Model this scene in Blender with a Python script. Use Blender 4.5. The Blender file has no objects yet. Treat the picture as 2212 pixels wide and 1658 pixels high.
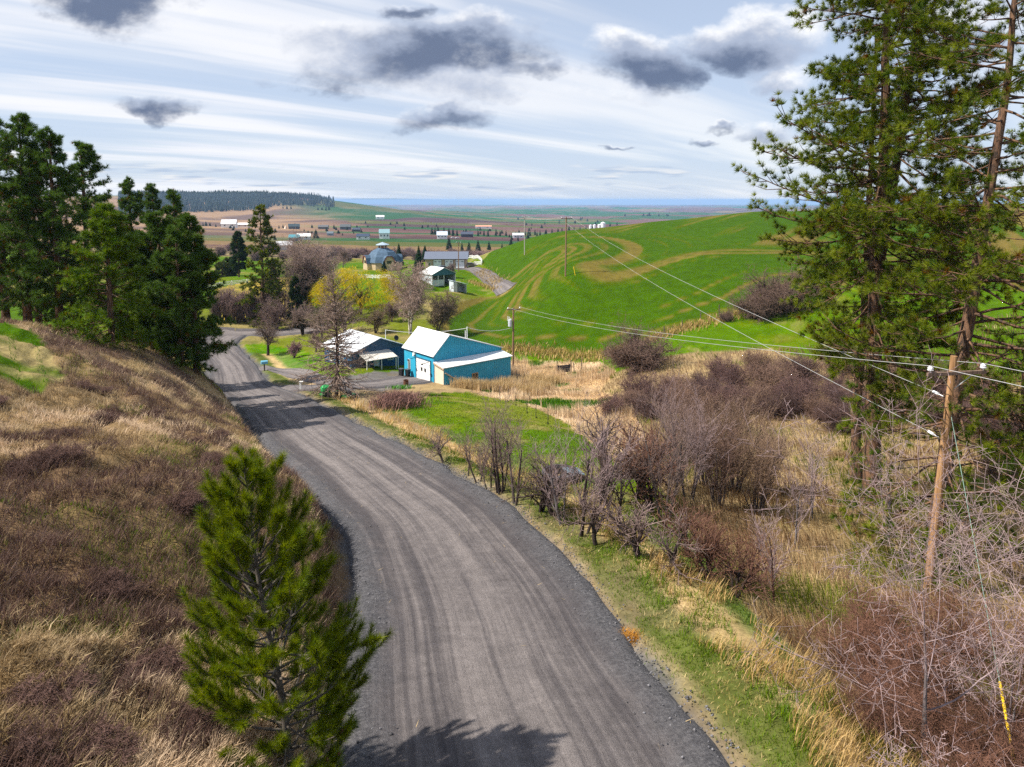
import bpy, math, random
import numpy as np
from mathutils import Vector, Matrix

S = bpy.context.scene
COL = S.collection
R = math.radians

# ------------------------------------------------------------------ camera
FPX = 711.0                                   # focal length in pixels of a 1024 px wide frame
TILT = 5.0
YPP = 200 + FPX * math.tan(math.radians(TILT))   # row of the optical axis: the lens is shifted so that uprights stay upright
cam_d = bpy.data.cameras.new("camera")
cam = bpy.data.objects.new("camera", cam_d)
COL.objects.link(cam)
cam.location = (0, 0, 0)                      # the drone hovers at the origin, ten metres over the road
cam.rotation_euler = (R(90 - TILT), 0, 0)
cam_d.sensor_width = 36.0
cam_d.shift_y = -(383.5 - YPP) / 1024.0
cam_d.lens = 36.0 * FPX / 1024.0
cam_d.clip_start = 0.3
cam_d.clip_end = 200000
S.camera = cam

# ------------------------------------------------------------------ sun, sky, exposure
SUN_EL, SUN_BACK = 50.0, 14.0                 # sun from the left, a little behind the camera
sv = Vector((-math.cos(R(SUN_BACK)) * math.cos(R(SUN_EL)), -math.sin(R(SUN_BACK)) * math.cos(R(SUN_EL)), math.sin(R(SUN_EL))))
sd = bpy.data.lights.new("sun", 'SUN')
sd.energy = 5.0
sd.angle = R(0.55)
sd.color = (1.0, 0.93, 0.82)
sun = bpy.data.objects.new("sun", sd)
COL.objects.link(sun)
sun.rotation_euler = sv.to_track_quat('Z', 'Y').to_euler()

S.view_settings.view_transform = 'Standard'
S.view_settings.look = 'None'
S.view_settings.gamma = 1
S.view_settings.use_curve_mapping = False
S.view_settings.exposure = 0.78
S.render.engine = 'CYCLES'
S.cycles.use_denoising = False
S.cycles.max_bounces = 4
S.cycles.diffuse_bounces = 2
S.cycles.transparent_max_bounces = 6
S.cycles.volume_bounces = 1
S.cycles.use_adaptive_sampling = True
S.cycles.adaptive_threshold = 0.015


class NT:
    """small node-tree builder"""
    def __init__(s, tree):
        s.t = tree
        s.n = tree.nodes
        s.l = tree.links

    def new(s, kind, **kw):
        n = s.n.new(kind)
        for k, v in kw.items():
            setattr(n, k, v)
        return n

    def put(s, sock, v):
        if isinstance(v, bpy.types.NodeSocket):
            s.l.new(v, sock)
        elif isinstance(v, (tuple, list)):
            sock.default_value = tuple(v) + ((1.0,) if len(v) == 3 and sock.type == 'RGBA' else ())
        elif v is not None:
            sock.default_value = v

    def math(s, op, a, b=None, c=None, clamp=False):
        n = s.new('ShaderNodeMath', operation=op, use_clamp=clamp)
        for i, v in enumerate((a, b, c)):
            if v is not None:
                s.put(n.inputs[i], v)
        return n.outputs[0]

    def ramp(s, v, lo, hi, a=0.0, b=1.0, smooth=True):
        n = s.new('ShaderNodeMapRange')
        n.interpolation_type = 'SMOOTHSTEP' if smooth else 'LINEAR'
        for i, x in enumerate((v, lo, hi, a, b)):
            s.put(n.inputs[i], x)
        return n.outputs[0]

    def mix(s, f, a, b, blend='MIX'):
        n = s.new('ShaderNodeMix', data_type='RGBA', blend_type=blend)
        s.put(n.inputs[0], f)
        s.put(n.inputs[6], a)
        s.put(n.inputs[7], b)
        return n.outputs[2]

    def noise(s, vec, scale, detail=3.0, rough=0.55, dist=0.0, dims='3D', lac=2.0):
        n = s.new('ShaderNodeTexNoise', noise_dimensions=dims)
        if vec is not None:
            s.put(n.inputs['Vector'], vec)
        n.inputs['Scale'].default_value = scale
        n.inputs['Detail'].default_value = detail
        n.inputs['Roughness'].default_value = rough
        n.inputs['Distortion'].default_value = dist
        n.inputs['Lacunarity'].default_value = lac
        return n.outputs[0]

    def sat(s, c, k):
        n = s.new('ShaderNodeHueSaturation')
        n.inputs['Saturation'].default_value = k
        s.put(n.inputs['Color'], c)
        return n.outputs[0]

    def comb(s, x, y, z=0.0):
        n = s.new('ShaderNodeCombineXYZ')
        for i, v in enumerate((x, y, z)):
            s.put(n.inputs[i], v)
        return n.outputs[0]

    def sep(s, v):
        n = s.new('ShaderNodeSeparateXYZ')
        s.put(n.inputs[0], v)
        return n.outputs

    def vmul(s, v, w):
        n = s.new('ShaderNodeVectorMath', operation='MULTIPLY')
        s.put(n.inputs[0], v)
        s.put(n.inputs[1], w)
        return n.outputs[0]


CT, ST = math.cos(R(TILT)), math.sin(R(TILT))


def ray(px, py):
    """direction per metre of forward distance for a pixel of the 1024 px frame: (x, 1, z)"""
    u = (px - 512) / FPX
    v = (YPP - py) / FPX
    dy = CT + v * ST
    return u / dy, (-ST + v * CT) / dy


def at(px, py, Y):
    a, b = ray(px, py)
    return Vector((a * Y, Y, b * Y))


def build_world():
    w = bpy.data.worlds.new("World")
    S.world = w
    w.use_nodes = True
    T = NT(w.node_tree)
    T.n.clear()
    out = T.new('ShaderNodeOutputWorld')
    bg = T.new('ShaderNodeBackground')
    sky = T.new('ShaderNodeTexSky', sky_type='NISHITA')
    sky.sun_disc = False
    sky.sun_elevation = R(SUN_EL)
    sky.sun_rotation = math.atan2(sv.x, sv.y)
    sky.altitude = 800
    sky.air_density = 1.0
    sky.dust_density = 0.6
    sky.ozone_density = 2.0
    tc = T.new('ShaderNodeTexCoord')
    x, y, z = T.sep(tc.outputs['Generated'])
    zc = T.math('MAXIMUM', z, 0.0)
    # thin high cloud drawn out in long streaks on a level sheet
    k = T.math('DIVIDE', 1.0, T.math('ADD', zc, 0.10))
    sx = T.math('MULTIPLY', x, k)
    sy = T.math('MULTIPLY', y, k)
    ca, sa = math.cos(R(50)), math.sin(R(50))
    al = T.math('ADD', T.math('MULTIPLY', sx, sa), T.math('MULTIPLY', sy, ca))
    ac = T.math('SUBTRACT', T.math('MULTIPLY', sx, ca), T.math('MULTIPLY', sy, sa))
    n1 = T.noise(T.comb(T.math('MULTIPLY', al, 0.22), T.math('MULTIPLY', ac, 1.15), 3.1), 1.0, 4, 0.55, 0.3)
    n2 = T.noise(T.comb(T.math('MULTIPLY', al, 0.6), T.math('MULTIPLY', ac, 4.5), 7.7), 1.0, 3, 0.6, 0.0)
    cir = T.math('ADD', T.math('MULTIPLY', n1, 0.75), T.math('MULTIPLY', n2, 0.25))
    cirm = T.ramp(cir, 0.33, 0.60)
    low = T.ramp(z, 0.0, 0.35, 1.0, 0.0)
    # the sheet thins out to the right, thickens to the left
    side = T.ramp(x, -0.55, 0.6, 0.0, 1.0)
    cirm = T.math('MULTIPLY', cirm, T.math('SUBTRACT', 1.0, T.math('MULTIPLY', side, 0.25)))
    veil = T.math('MAXIMUM', cirm, T.math('ADD', 0.60, T.math('MULTIPLY', low, 0.22)))
    nis = T.mix(1.0, sky.outputs[0], (0.100, 0.100, 0.100), 'MULTIPLY')
    cir_col = T.mix(T.ramp(n1, 0.42, 0.68), (0.46, 0.53, 0.66), (0.70, 0.71, 0.745))
    col = T.mix(veil, nis, cir_col)

    # heaped clouds, each with its place in the sky: x/y and z/y of its centre and its half sizes
    yy = T.math('MAXIMUM', y, 0.02)
    a = T.math('DIVIDE', x, yy)
    e = T.math('DIVIDE', z, yy)
    v2 = T.comb(a, T.math('MULTIPLY', e, 1.5), 1.3)
    nb = T.new('ShaderNodeTexNoise')
    T.put(nb.inputs['Vector'], v2)
    nb.inputs['Scale'].default_value = 5.5
    nb.inputs['Detail'].default_value = 5
    nb.inputs['Roughness'].default_value = 0.6
    big = nb.outputs[0]
    wr, wg, wb = T.sep(nb.outputs[1])
    fine = T.noise(v2, 19.0, 4, 0.66, 0.0)
    # ragged outlines
    a2 = T.math('ADD', a, T.math('MULTIPLY', T.math('SUBTRACT', wg, 0.5), 0.20))
    e2 = T.math('ADD', e, T.math('MULTIPLY', T.math('SUBTRACT', wb, 0.5), 0.11))
    # px, py, half width, half height (2212 px photo grid), dark share, weight
    clouds = [(235, -6, 140, 50, 1.0, 1.0), (880, 108, 280, 78, .92, 1.12), (720, 62, 120, 42, .72, .8), (850, 2, 60, 20, 1.0, .9),
              (1165, 152, 75, 26, .8, .8), (985, 262, 105, 27, .85, .9), (1040, 190, 110, 40, .35, .62),
              (365, 230, 95, 24, .85, .85), (610, 172, 60, 15, .7, .62), (1385, 128, 105, 62, .62, 1.1),
              (1625, 86, 140, 62, .5, 1.12), (1690, 165, 75, 45, .3, .8), (1655, 296, 75, 24, .55, .72),
              (1490, 308, 30, 9, .75, .85), (1545, 279, 38, 10, .7, .75), (1350, 323, 36, 6, .75, .8),
              (760, 125, 150, 50, .12, .62), (985, 180, 180, 40, .30, .66), (1010, 62, 110, 40, .35, .6), (300, 45, 120, 30, .25, .5), (1330, 205, 120, 26, .35, .5), (2050, 60, 170, 60, .4, .8), (-250, 130, 200, 50, .8, .9)]
    M = SW = SD = None
    for px, py, rx, ry, dark, wt in clouds:
        ax, ez = ray(px * .4629, py * .4629)
        ax2, ez2 = ray((px + rx) * .4629, (py - ry) * .4629)
        ra, re = abs(ax2 - ax), abs(ez2 - ez)
        da = T.math('MULTIPLY', T.math('SUBTRACT', a2, ax), 1.0 / ra)
        de = T.math('MULTIPLY', T.math('SUBTRACT', e2, ez), 1.0 / re)
        q = T.math('ADD', T.math('MULTIPLY', da, da), T.math('MULTIPLY', de, de))
        f = T.math('MULTIPLY', T.math('SUBTRACT', 1.0, T.math('MULTIPLY', q, 0.46)), wt)
        f = T.math('MAXIMUM', f, 0.0)
        f2 = T.math('MULTIPLY', f, f)
        # undersides are darker than the sunlit tops
        sh = T.math('MULTIPLY', f2, T.math('ADD', 0.5 + (dark - .5) * 1.15, T.math('MULTIPLY', de, -0.52)))
        M = f if M is None else T.math('MAXIMUM', M, f)
        SW = f2 if SW is None else T.math('ADD', SW, f2)
        SD = sh if SD is None else T.math('ADD', SD, sh)
    dens = T.math('ADD', M, T.math('ADD', T.math('MULTIPLY', T.math('SUBTRACT', fine, 0.5), 1.1), T.math('MULTIPLY', T.math('SUBTRACT', big, 0.5), 1.5)))
    front = T.ramp(y, 0.05, 0.25)
    cm = T.math('MULTIPLY', T.ramp(dens, 0.14, 1.02), front)
    cm = T.math('MULTIPLY', cm, T.ramp(M, 0.0, 0.35))
    shade = T.math('DIVIDE', SD, T.math('ADD', SW, 0.02))
    shade = T.math('ADD', shade, T.math('MULTIPLY', T.math('SUBTRACT', fine, 0.5), -0.85))
    shade = T.math('ADD', shade, T.math('MULTIPLY', T.math('SUBTRACT', wr, 0.5), 0.9))
    shade = T.math('ADD', shade, T.math('MULTIPLY', T.math('SUBTRACT', dens, 0.9), 0.22))
    ccol = T.mix(T.ramp(shade, 0.02, 0.55), (0.80, 0.80, 0.81), (0.33, 0.38, 0.49))
    ccol = T.mix(T.ramp(shade, 0.50, 1.0), ccol, (0.105, 0.140, 0.225))
    col = T.mix(T.math('MULTIPLY', cm, 0.97), col, ccol)
    # small far clouds in a row above the horizon
    h1 = T.noise(T.comb(T.math('MULTIPLY', a, 9.0), T.math('MULTIPLY', e, 75.0), 0.4), 1.0, 3, 0.6, 0.0)
    hb = T.math('MULTIPLY', T.ramp(e, 0.006, 0.02), T.ramp(e, 0.035, 0.06, 1.0, 0.0))
    hm = T.math('MULTIPLY', T.math('MULTIPLY', T.ramp(h1, 0.52, 0.66), hb), 0.65)
    hc = T.mix(T.ramp(T.noise(T.comb(T.math('MULTIPLY', a, 14.0), T.math('MULTIPLY', e, 160.0), 5.0), 1.0, 1), 0.4, 0.6), (0.30, 0.38, 0.52), (0.70, 0.69, 0.68))
    col = T.mix(T.math('MULTIPLY', hm, front), col, hc)
    # below the horizon: dull earth light
    col = T.mix(T.ramp(z, -0.03, -0.005, 1.0, 0.0), col, (0.16, 0.17, 0.15))
    T.put(bg.inputs[0], col)
    bg.inputs[1].default_value = 0.80
    T.l.new(bg.outputs[0], out.inputs[0])


build_world()
S.world.cycles.sampling_method = 'MANUAL'
S.world.cycles.sample_map_resolution = 512


def tag(o, label=None, cat=None, group=None, kind=None):
    if label: o['label'] = label
    if cat: o['category'] = cat
    if group: o['group'] = group
    if kind: o['kind'] = kind
    return o


# ------------------------------------------------------------------ haze: one closed box of faint blue air
def build_haze():
    x0, x1, y0, y1, z0, z1 = -56000, 56000, -90, 47000, -900, 24
    v = [(x, y, z) for z in (z0, z1) for y in (y0, y1) for x in (x0, x1)]
    fc = [(0, 2, 3, 1), (4, 5, 7, 6), (0, 1, 5, 4), (2, 6, 7, 3), (0, 4, 6, 2), (1, 3, 7, 5)]
    me = bpy.data.meshes.new("haze")
    me.from_pydata(v, [], fc)
    o = bpy.data.objects.new("haze", me)
    COL.objects.link(o)
    o['kind'] = 'stuff'
    o['label'] = 'thin blue haze over the distant fields and hills'
    m = bpy.data.materials.new("haze_air")
    m.use_nodes = True
    T = NT(m.node_tree)
    T.n.clear()
    out = T.new('ShaderNodeOutputMaterial')
    pv = T.new('ShaderNodeVolumePrincipled')
    pv.inputs['Color'].default_value = (0.36, 0.57, 0.92, 1)
    pv.inputs['Density'].default_value = 0.68e-4
    pv.inputs['Anisotropy'].default_value = 0.0
    T.l.new(pv.outputs[0], out.inputs['Volume'])
    me.materials.append(m)


# ------------------------------------------------------------------ value noise for building shapes and colours
_rs = np.random.RandomState(11)
_PERM = _rs.rand(256, 256)


def vnoise(x, y):
    xi = np.floor(x).astype(int)
    yi = np.floor(y).astype(int)
    fx = x - xi
    fy = y - yi
    fx = fx * fx * (3 - 2 * fx)
    fy = fy * fy * (3 - 2 * fy)
    a = _PERM[xi & 255, yi & 255]
    b = _PERM[(xi + 1) & 255, yi & 255]
    c = _PERM[xi & 255, (yi + 1) & 255]
    d = _PERM[(xi + 1) & 255, (yi + 1) & 255]
    return (a * (1 - fx) + b * fx) * (1 - fy) + (c * (1 - fx) + d * fx) * fy


def fbm(x, y, oct=4, gain=0.5):
    s = 0
    amp = 1
    tot = 0
    for i in range(oct):
        s = s + amp * vnoise(x * 2 ** i + 17.3 * i, y * 2 ** i + 5.1 * i)
        tot += amp
        amp *= gain
    return s / tot


def sstep(v, a, b):
    t = np.clip((v - a) / (b - a), 0, 1)
    return t * t * (3 - 2 * t)


# ------------------------------------------------------------------ the road line and the lie of the land
ROAD_ROWS = [(352, 722, 767, 13.4), (350, 690, 740, 14.5), (352, 662, 700, 16.2), (356, 626, 650, 18.9), (357, 601, 600, 22), (351, 553, 550, 27), (338, 517, 515, 31.5), (307, 475, 487, 36.5), (284, 429, 460, 42.5), (262, 387, 440, 49), (247, 342, 418, 60), (232, 306, 400, 74), (214, 268, 385, 90), (207, 256, 366, 107), (200, 239, 351, 122), (199, 235, 343, 130)]  # left px, right px, py, forward distance
_c = [Vector((3.4, -14, -8.9)), Vector((2.0, -4, -9.8)), Vector((1.0, 5, -10.6))]
for l_, r_, y_, Y_ in ROAD_ROWS:
    _c.append(at((l_ + r_) / 2, y_, Y_))
_c.append(Vector((_c[-1].x - 1.5, 139, _c[-1].z - .3)))
ROADC = np.array([tuple(v) for v in _c])
HW = 3.85


def resample(P, step):
    P = np.asarray(P, float)
    # Catmull-Rom through the points
    out = []
    n = len(P)
    for i in range(n - 1):
        p0, p1, p2, p3 = P[max(i - 1, 0)], P[i], P[i + 1], P[min(i + 2, n - 1)]
        m = max(2, int(np.linalg.norm(p2 - p1) / step))
        for k in range(m):
            t = k / m
            out.append(0.5 * ((2 * p1) + (-p0 + p2) * t + (2 * p0 - 5 * p1 + 4 * p2 - p3) * t * t + (-p0 + 3 * p1 - 3 * p2 + p3) * t ** 3))
    out.append(P[-1])
    return np.array(out)


ROADL = resample(ROADC, 0.6)
for _ in range(12):                            # ease the small kinks in its grade
    ROADL[1:-1] = 0.25 * ROADL[:-2] + 0.5 * ROADL[1:-1] + 0.25 * ROADL[2:]

CTRL = []                                      # terrain points (x, y, z)


def cp(px, py, Y):
    CTRL.append(tuple(at(px, py, Y)))


def cw(*p):
    CTRL.append(p)


for i in range(0, len(ROADL), 14):
    CTRL.append(tuple(ROADL[i]))
# left bank, its crest and what lies behind it
for a in [(0, 767, 10.3), (150, 740, 11.5), (250, 740, 12.3), (150, 600, 16.6), (0, 600, 15.0), (250, 600, 18.8), (0, 500, 20), (120, 500, 21.5),
          (250, 500, 24.5), (100, 440, 28), (210, 440, 33), (0, 420, 29), (0, 355, 38), (80, 372, 42), (150, 388, 45), (200, 402, 50), (228, 417, 50), (240, 428, 47), (252, 440, 43), (270, 462, 38.5), (238, 409, 56), (226, 398, 62), (212, 386, 68)]:
    cp(*a)
cw(-34, 48, -8.6); cw(-30, 58, -12.2); cw(-40, 70, -14.5); cw(-60, 60, -9); cw(-60, 100, -22); cw(-26, 62, -16.5); cw(-36, 90, -22.6)
cw(-12, -8, -4.5); cw(-30, 0, -2.5); cw(-30, 20, -4.5); cw(-9, -8, -6); cw(-70, 30, -3); cw(-60, 5, -1)
# right verge, meadow, draw
for a in [(790, 722, 14.6), (720, 650, 18.2), (660, 590, 22.0), (600, 530, 28.4)]:
    cp(*a)
cw(10, 8, -12.6); cw(10, 14, -13.0); cw(14, 20, -14.6); cw(9, 20, -13.2); cw(17, 27, -15.6); cw(24, 22, -16.2); cw(22, 10, -15.4)
cw(20, 37, -16.3); cw(30, 34, -17.0); cw(45, 30, -16.5); cw(60, 40, -14.0); cw(30, 48, -18.0); cw(45, 52, -16.6); cw(40, -5, -15)
for a in [(620, 500, 33), (640, 460, 43.5), (560, 450, 46.5), (520, 430, 55), (470, 410, 66), (640, 437, 58), (700, 450, 52), (560, 388, 88),
          (600, 400, 78), (440, 388, 84), (330, 388, 82), (300, 372, 98), (350, 360, 104), (400, 372, 97), (480, 384, 92), (515, 375, 99),
          (650, 368, 86), (700, 350, 92), (790, 332, 98), (590, 352, 109), (500, 346, 114), (610, 340, 112), (640, 320, 116),
          (440, 330, 135), (480, 301, 172), (425, 267.8, 240), (446, 267.8, 240), (467, 267.3, 242), (445, 262, 268), (478, 272, 230), (494, 281, 208), (505, 291, 180), (432, 286, 190), (455, 286, 192), (453, 292.5, 172), (470, 262, 262), (445, 277, 215), (460, 272, 225), (385, 278, 230), (380, 271, 262), (360, 271, 258), (400, 271, 262), (567, 277, 140), (620, 278, 138), (700, 258, 148), (760, 248, 160), (800, 300, 112), (900, 330, 90),
          (1000, 300, 100), (1000, 250, 150), (900, 240, 175)]:
    cp(*a)
# crest of the green hill and the ground falling away behind it
for a in [(478, 257.5, 255), (520, 256, 310), (560, 246, 310), (600, 238, 320), (650, 231, 330), (760, 221, 350), (880, 215, 380), (1024, 214, 410), (520, 244, 235), (555, 236, 220), (600, 229, 226), (650, 222.5, 236), (760, 211.5, 262), (880, 205, 285), (1024, 204, 300),
          (540, 262, 175), (640, 244, 180), (700, 235, 190), (620, 262, 155), (830, 225, 220), (960, 222, 220)]:
    cp(*a)
cw(60, 420, -20); cw(120, 420, -14); cw(200, 420, -10); cw(10, 330, -24); cw(150, 520, -26); cw(260, 400, -6); cw(60, 600, -38)
# valley floor and the plain
cw(-45, 150, -26.2); cw(-20, 190, -25.8); cw(-70, 160, -24.5); cw(-70, 200, -22.5); cw(-90, 260, -27); cw(-20, 250, -26.6); cw(-5, 150, -25.8)
cw(-150, 320, -30); cw(0, 400, -33); cw(-220, 500, -34); cw(-60, 650, -41); cw(150, 800, -48); cw(-400, 800, -36); cw(400, 800, -44)
for Y, z in ((1500, -62), (3000, -84), (6000, -100), (12000, -120), (24000, -180), (44000, -300), (60000, -420)):
    for s in (-.9, -.3, 0, .3, .9):
        if s < 0 and Y < 6000: continue
        cw(s * Y, Y, z)
# hills on the left
for a in [(0, 196, 3200), (120, 196, 3200), (190, 196, 3200), (240, 195, 3200), (290, 197, 3200), (328, 202, 3200), (360, 208, 3000), (180, 214, 2000), (240, 220, 1700), (120, 208, 2000),
          (300, 212, 2300), (400, 216, 2400), (0, 205, 2000), (250, 232, 900), (350, 222, 1700), (470, 220, 2200)]:
    cp(*a)
cw(-1800, 6000, -110); cw(-4500, 6000, -90); cw(-300, 6000, -104); cw(-10000, 20000, -170)
CTRL = np.array(CTRL)


def warp(x, y):
    d = y + 32.0
    return x / d * 2.2, np.log(d)


_U, _V = warp(CTRL[:, 0], CTRL[:, 1])


def _phi(r2):
    return np.where(r2 > 1e-12, 0.5 * r2 * np.log(np.maximum(r2, 1e-12)), 0)


_n = len(CTRL)
_A = np.zeros((_n + 3, _n + 3))
_A[:_n, :_n] = _phi((_U[:, None] - _U[None]) ** 2 + (_V[:, None] - _V[None]) ** 2) + 2e-4 * np.eye(_n)
_A[:_n, _n] = 1; _A[:_n, _n + 1] = _U; _A[:_n, _n + 2] = _V
_A[_n:, :_n] = _A[:_n, _n:].T
# blend in height divided by distance so that near and far weigh alike
_sc = CTRL[:, 1] + 32.0
_W = np.linalg.solve(_A, np.concatenate([CTRL[:, 2] / _sc, np.zeros(3)]))


def rbf(x, y):
    x = np.asarray(x, float); y = np.asarray(y, float)
    u, v = warp(x, y)
    sh = u.shape
    u = u.ravel(); v = v.ravel()
    out = np.empty(len(u))
    for i in range(0, len(u), 20000):
        a, b = u[i:i + 20000, None], v[i:i + 20000, None]
        out[i:i + 20000] = _phi((a - _U) ** 2 + (b - _V) ** 2) @ _W[:_n] + _W[_n] + a[:, 0] * _W[_n + 1] + b[:, 0] * _W[_n + 2]
    return out.reshape(sh) * (y + 32.0)


def road_near(x, y):
    """distance to the road's middle, its height there, and which side (+ right)"""
    x = np.asarray(x, float).ravel(); y = np.asarray(y, float).ravel()
    d = np.full(len(x), 1e9); z = np.zeros(len(x)); sd_ = np.zeros(len(x)); arc = np.zeros(len(x))
    m = np.where((y < 165) & (y > -40) & (np.abs(x) < 110))[0]
    P = ROADL[::2]
    tx = np.gradient(P[:, 0]); ty = np.gradient(P[:, 1]); tl = np.hypot(tx, ty)
    tx /= tl; ty /= tl
    for i in range(0, len(m), 20000):
        k = m[i:i + 20000]
        q = (x[k, None] - P[:, 0]) ** 2 + (y[k, None] - P[:, 1]) ** 2
        j = q.argmin(1)
        rx = x[k] - P[j, 0]; ry = y[k] - P[j, 1]
        lat = rx * ty[j] - ry * tx[j]
        lon = rx * tx[j] + ry * ty[j]
        d[k] = np.where(np.abs(lon) < 2.5, np.abs(lat), np.sqrt(q[np.arange(len(k)), j]))
        sl = np.gradient(P[:, 2])[j] / tl[j]
        z[k] = P[j, 2] + np.clip(lon, -2, 2) * sl
        sd_[k] = np.sign(lat)
        arc[k] = j
    return d, z, sd_, arc


def height(x, y):
    x = np.asarray(x, float); y = np.asarray(y, float)
    sh = x.shape
    z = rbf(x, y).ravel()
    X = x.ravel(); Y = y.ravel()
    d, rz, side, _ = road_near(X, Y)
    # unevenness
    near = sstep(Y, 130, 60)
    rough = (fbm(X * .35, Y * .35, 3) - .5) * 0.5 * near * sstep(d, HW + 1, HW + 5)
    leftb = sstep(side * -1.0, 0, .5) * sstep(d, HW + 1.5, HW + 4) * sstep(Y, 60, 40)
    rough = rough + leftb * ((fbm(X * .8 + 40, Y * 1.1, 3) - .5) * .85 + (fbm(X * 2.1 + 7, Y * 2.3, 2) - .5) * .38)
    far = sstep(Y, 420, 1600)
    rough = rough + far * (fbm(X / 420. + 9, Y / 650., 4) - .5) * np.clip(Y, 0, 9000) * 0.0085
    z = z + rough
    w = np.where(side > 0, sstep(d, HW + 3.2, HW + 0.6), sstep(d, HW + 1.5, HW + 0.3))
    z = z * (1 - w) + rz * w
    z = z - 0.16 * sstep(d, HW + 0.7, HW - 0.2)
    return z.reshape(sh)


def gz(x, y):
    return float(height(np.array([x]), np.array([y]))[0])


def hit(px, py, y0=6.0, y1=4000.0):
    """where the line of sight through a pixel first meets the ground"""
    a, b = ray(px, py)
    Y = np.exp(np.linspace(np.log(y0), np.log(y1), 700))
    g = b * Y - height(a * Y, Y)
    k = np.where(g < 0)[0]
    if len(k) == 0:
        return Vector((a * y1, y1, gz(a * y1, y1)))
    k = max(k[0], 1)
    lo, hi = Y[k - 1], Y[k]
    yy = np.linspace(lo, hi, 40)
    g = b * yy - height(a * yy, yy)
    j = np.where(g < 0)[0]
    Yh = yy[j[0]] if len(j) else hi
    return Vector((a * Yh, Yh, gz(a * Yh, Yh)))


def on(px, Y):
    """ground point at a forward distance, in the direction of a pixel column near the horizon line"""
    x = (px - 512) / FPX * Y / 1.0
    for _ in range(6):
        z = gz(x, Y)
        depth = Y * CT - z * ST
        x = (px - 512) / FPX * depth
    return Vector((x, Y, gz(x, Y)))


# ------------------------------------------------------------------ fast meshes
def mesh_np(name, verts, quads=None, tris=None, mats=(), colors=None, smooth=False, mat_idx=None, uv=None, attr=None):
    verts = np.asarray(verts, np.float32)
    me = bpy.data.meshes.new(name)
    nq = 0 if quads is None else len(quads)
    nt = 0 if tris is None else len(tris)
    parts = []
    if nq: parts.append(np.asarray(quads, np.int32).ravel())
    if nt: parts.append(np.asarray(tris, np.int32).ravel())
    li = np.concatenate(parts)
    me.vertices.add(len(verts))
    me.vertices.foreach_set("co", verts.ravel())
    me.loops.add(len(li))
    me.loops.foreach_set("vertex_index", li)
    me.polygons.add(nq + nt)
    st = np.concatenate([np.arange(nq) * 4, nq * 4 + np.arange(nt) * 3]).astype(np.int32)
    me.polygons.foreach_set("loop_start", st)
    if smooth:
        me.polygons.foreach_set("use_smooth", np.ones(nq + nt, bool))
    if mat_idx is not None:
        me.polygons.foreach_set("material_index", np.asarray(mat_idx, np.int32))
    me.update(calc_edges=True)
    me.validate()
    if colors is not None:
        ca = me.color_attributes.new("col", 'FLOAT_COLOR', 'POINT')
        c = np.ones((len(verts), 4), np.float32)
        c[:, :3] = colors
        ca.data.foreach_set("color", c.ravel())
    if attr:
        for k_, v_ in attr.items():
            a_ = me.attributes.new(k_, 'FLOAT', 'POINT')
            a_.data.foreach_set("value", np.asarray(v_, np.float32))
    if uv is not None:
        ul = me.uv_layers.new(name="UVMap")
        ul.data.foreach_set("uv", np.asarray(uv, np.float32)[li].ravel())
    for m in mats:
        me.materials.append(m)
    return me


def link(name, me, parent=None):
    o = bpy.data.objects.new(name, me)
    COL.objects.link(o)
    if parent is not None:
        o.parent = parent
    return o


def empty(name, loc, rz=0.0):
    o = bpy.data.objects.new(name, None)
    o.empty_display_size = 0.3
    COL.objects.link(o)
    o.location = loc
    o.rotation_euler = (0, 0, rz)
    return o


# ------------------------------------------------------------------ materials
MATS = {}


def mat(name, build):
    if name not in MATS:
        m = bpy.data.materials.new(name)
        m.use_nodes = True
        T = NT(m.node_tree)
        T.n.clear()
        out = T.new('ShaderNodeOutputMaterial')
        b = T.new('ShaderNodeBsdfPrincipled')
        b.inputs['Specular IOR Level'].default_value = 0.25
        T.l.new(b.outputs[0], out.inputs[0])
        T.out = out
        build(T, b)
        MATS[name] = m
    return MATS[name]


def plain(name, c, rough=0.6, metal=0.0, var=0.12, scale=3.0, spec=0.3, bump=0.0):
    def f(T, b):
        tc = T.new('ShaderNodeTexCoord')
        n = T.noise(tc.outputs['Object'], scale, 5, 0.65)
        lo = tuple(x * (1 - var) for x in c)
        hi = tuple(min(1, x * (1 + var)) for x in c)
        T.put(b.inputs['Base Color'], T.mix(T.ramp(n, .3, .7), lo, hi))
        b.inputs['Roughness'].default_value = rough
        b.inputs['Metallic'].default_value = metal
        b.inputs['Specular IOR Level'].default_value = spec
        if bump:
            bp = T.new('ShaderNodeBump')
            bp.inputs['Strength'].default_value = bump
            bp.inputs['Distance'].default_value = 0.02
            T.put(bp.inputs['Height'], T.noise(tc.outputs['Object'], scale * 9, 4))
            T.l.new(bp.outputs[0], b.inputs['Normal'])
    return mat(name, f)


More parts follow.
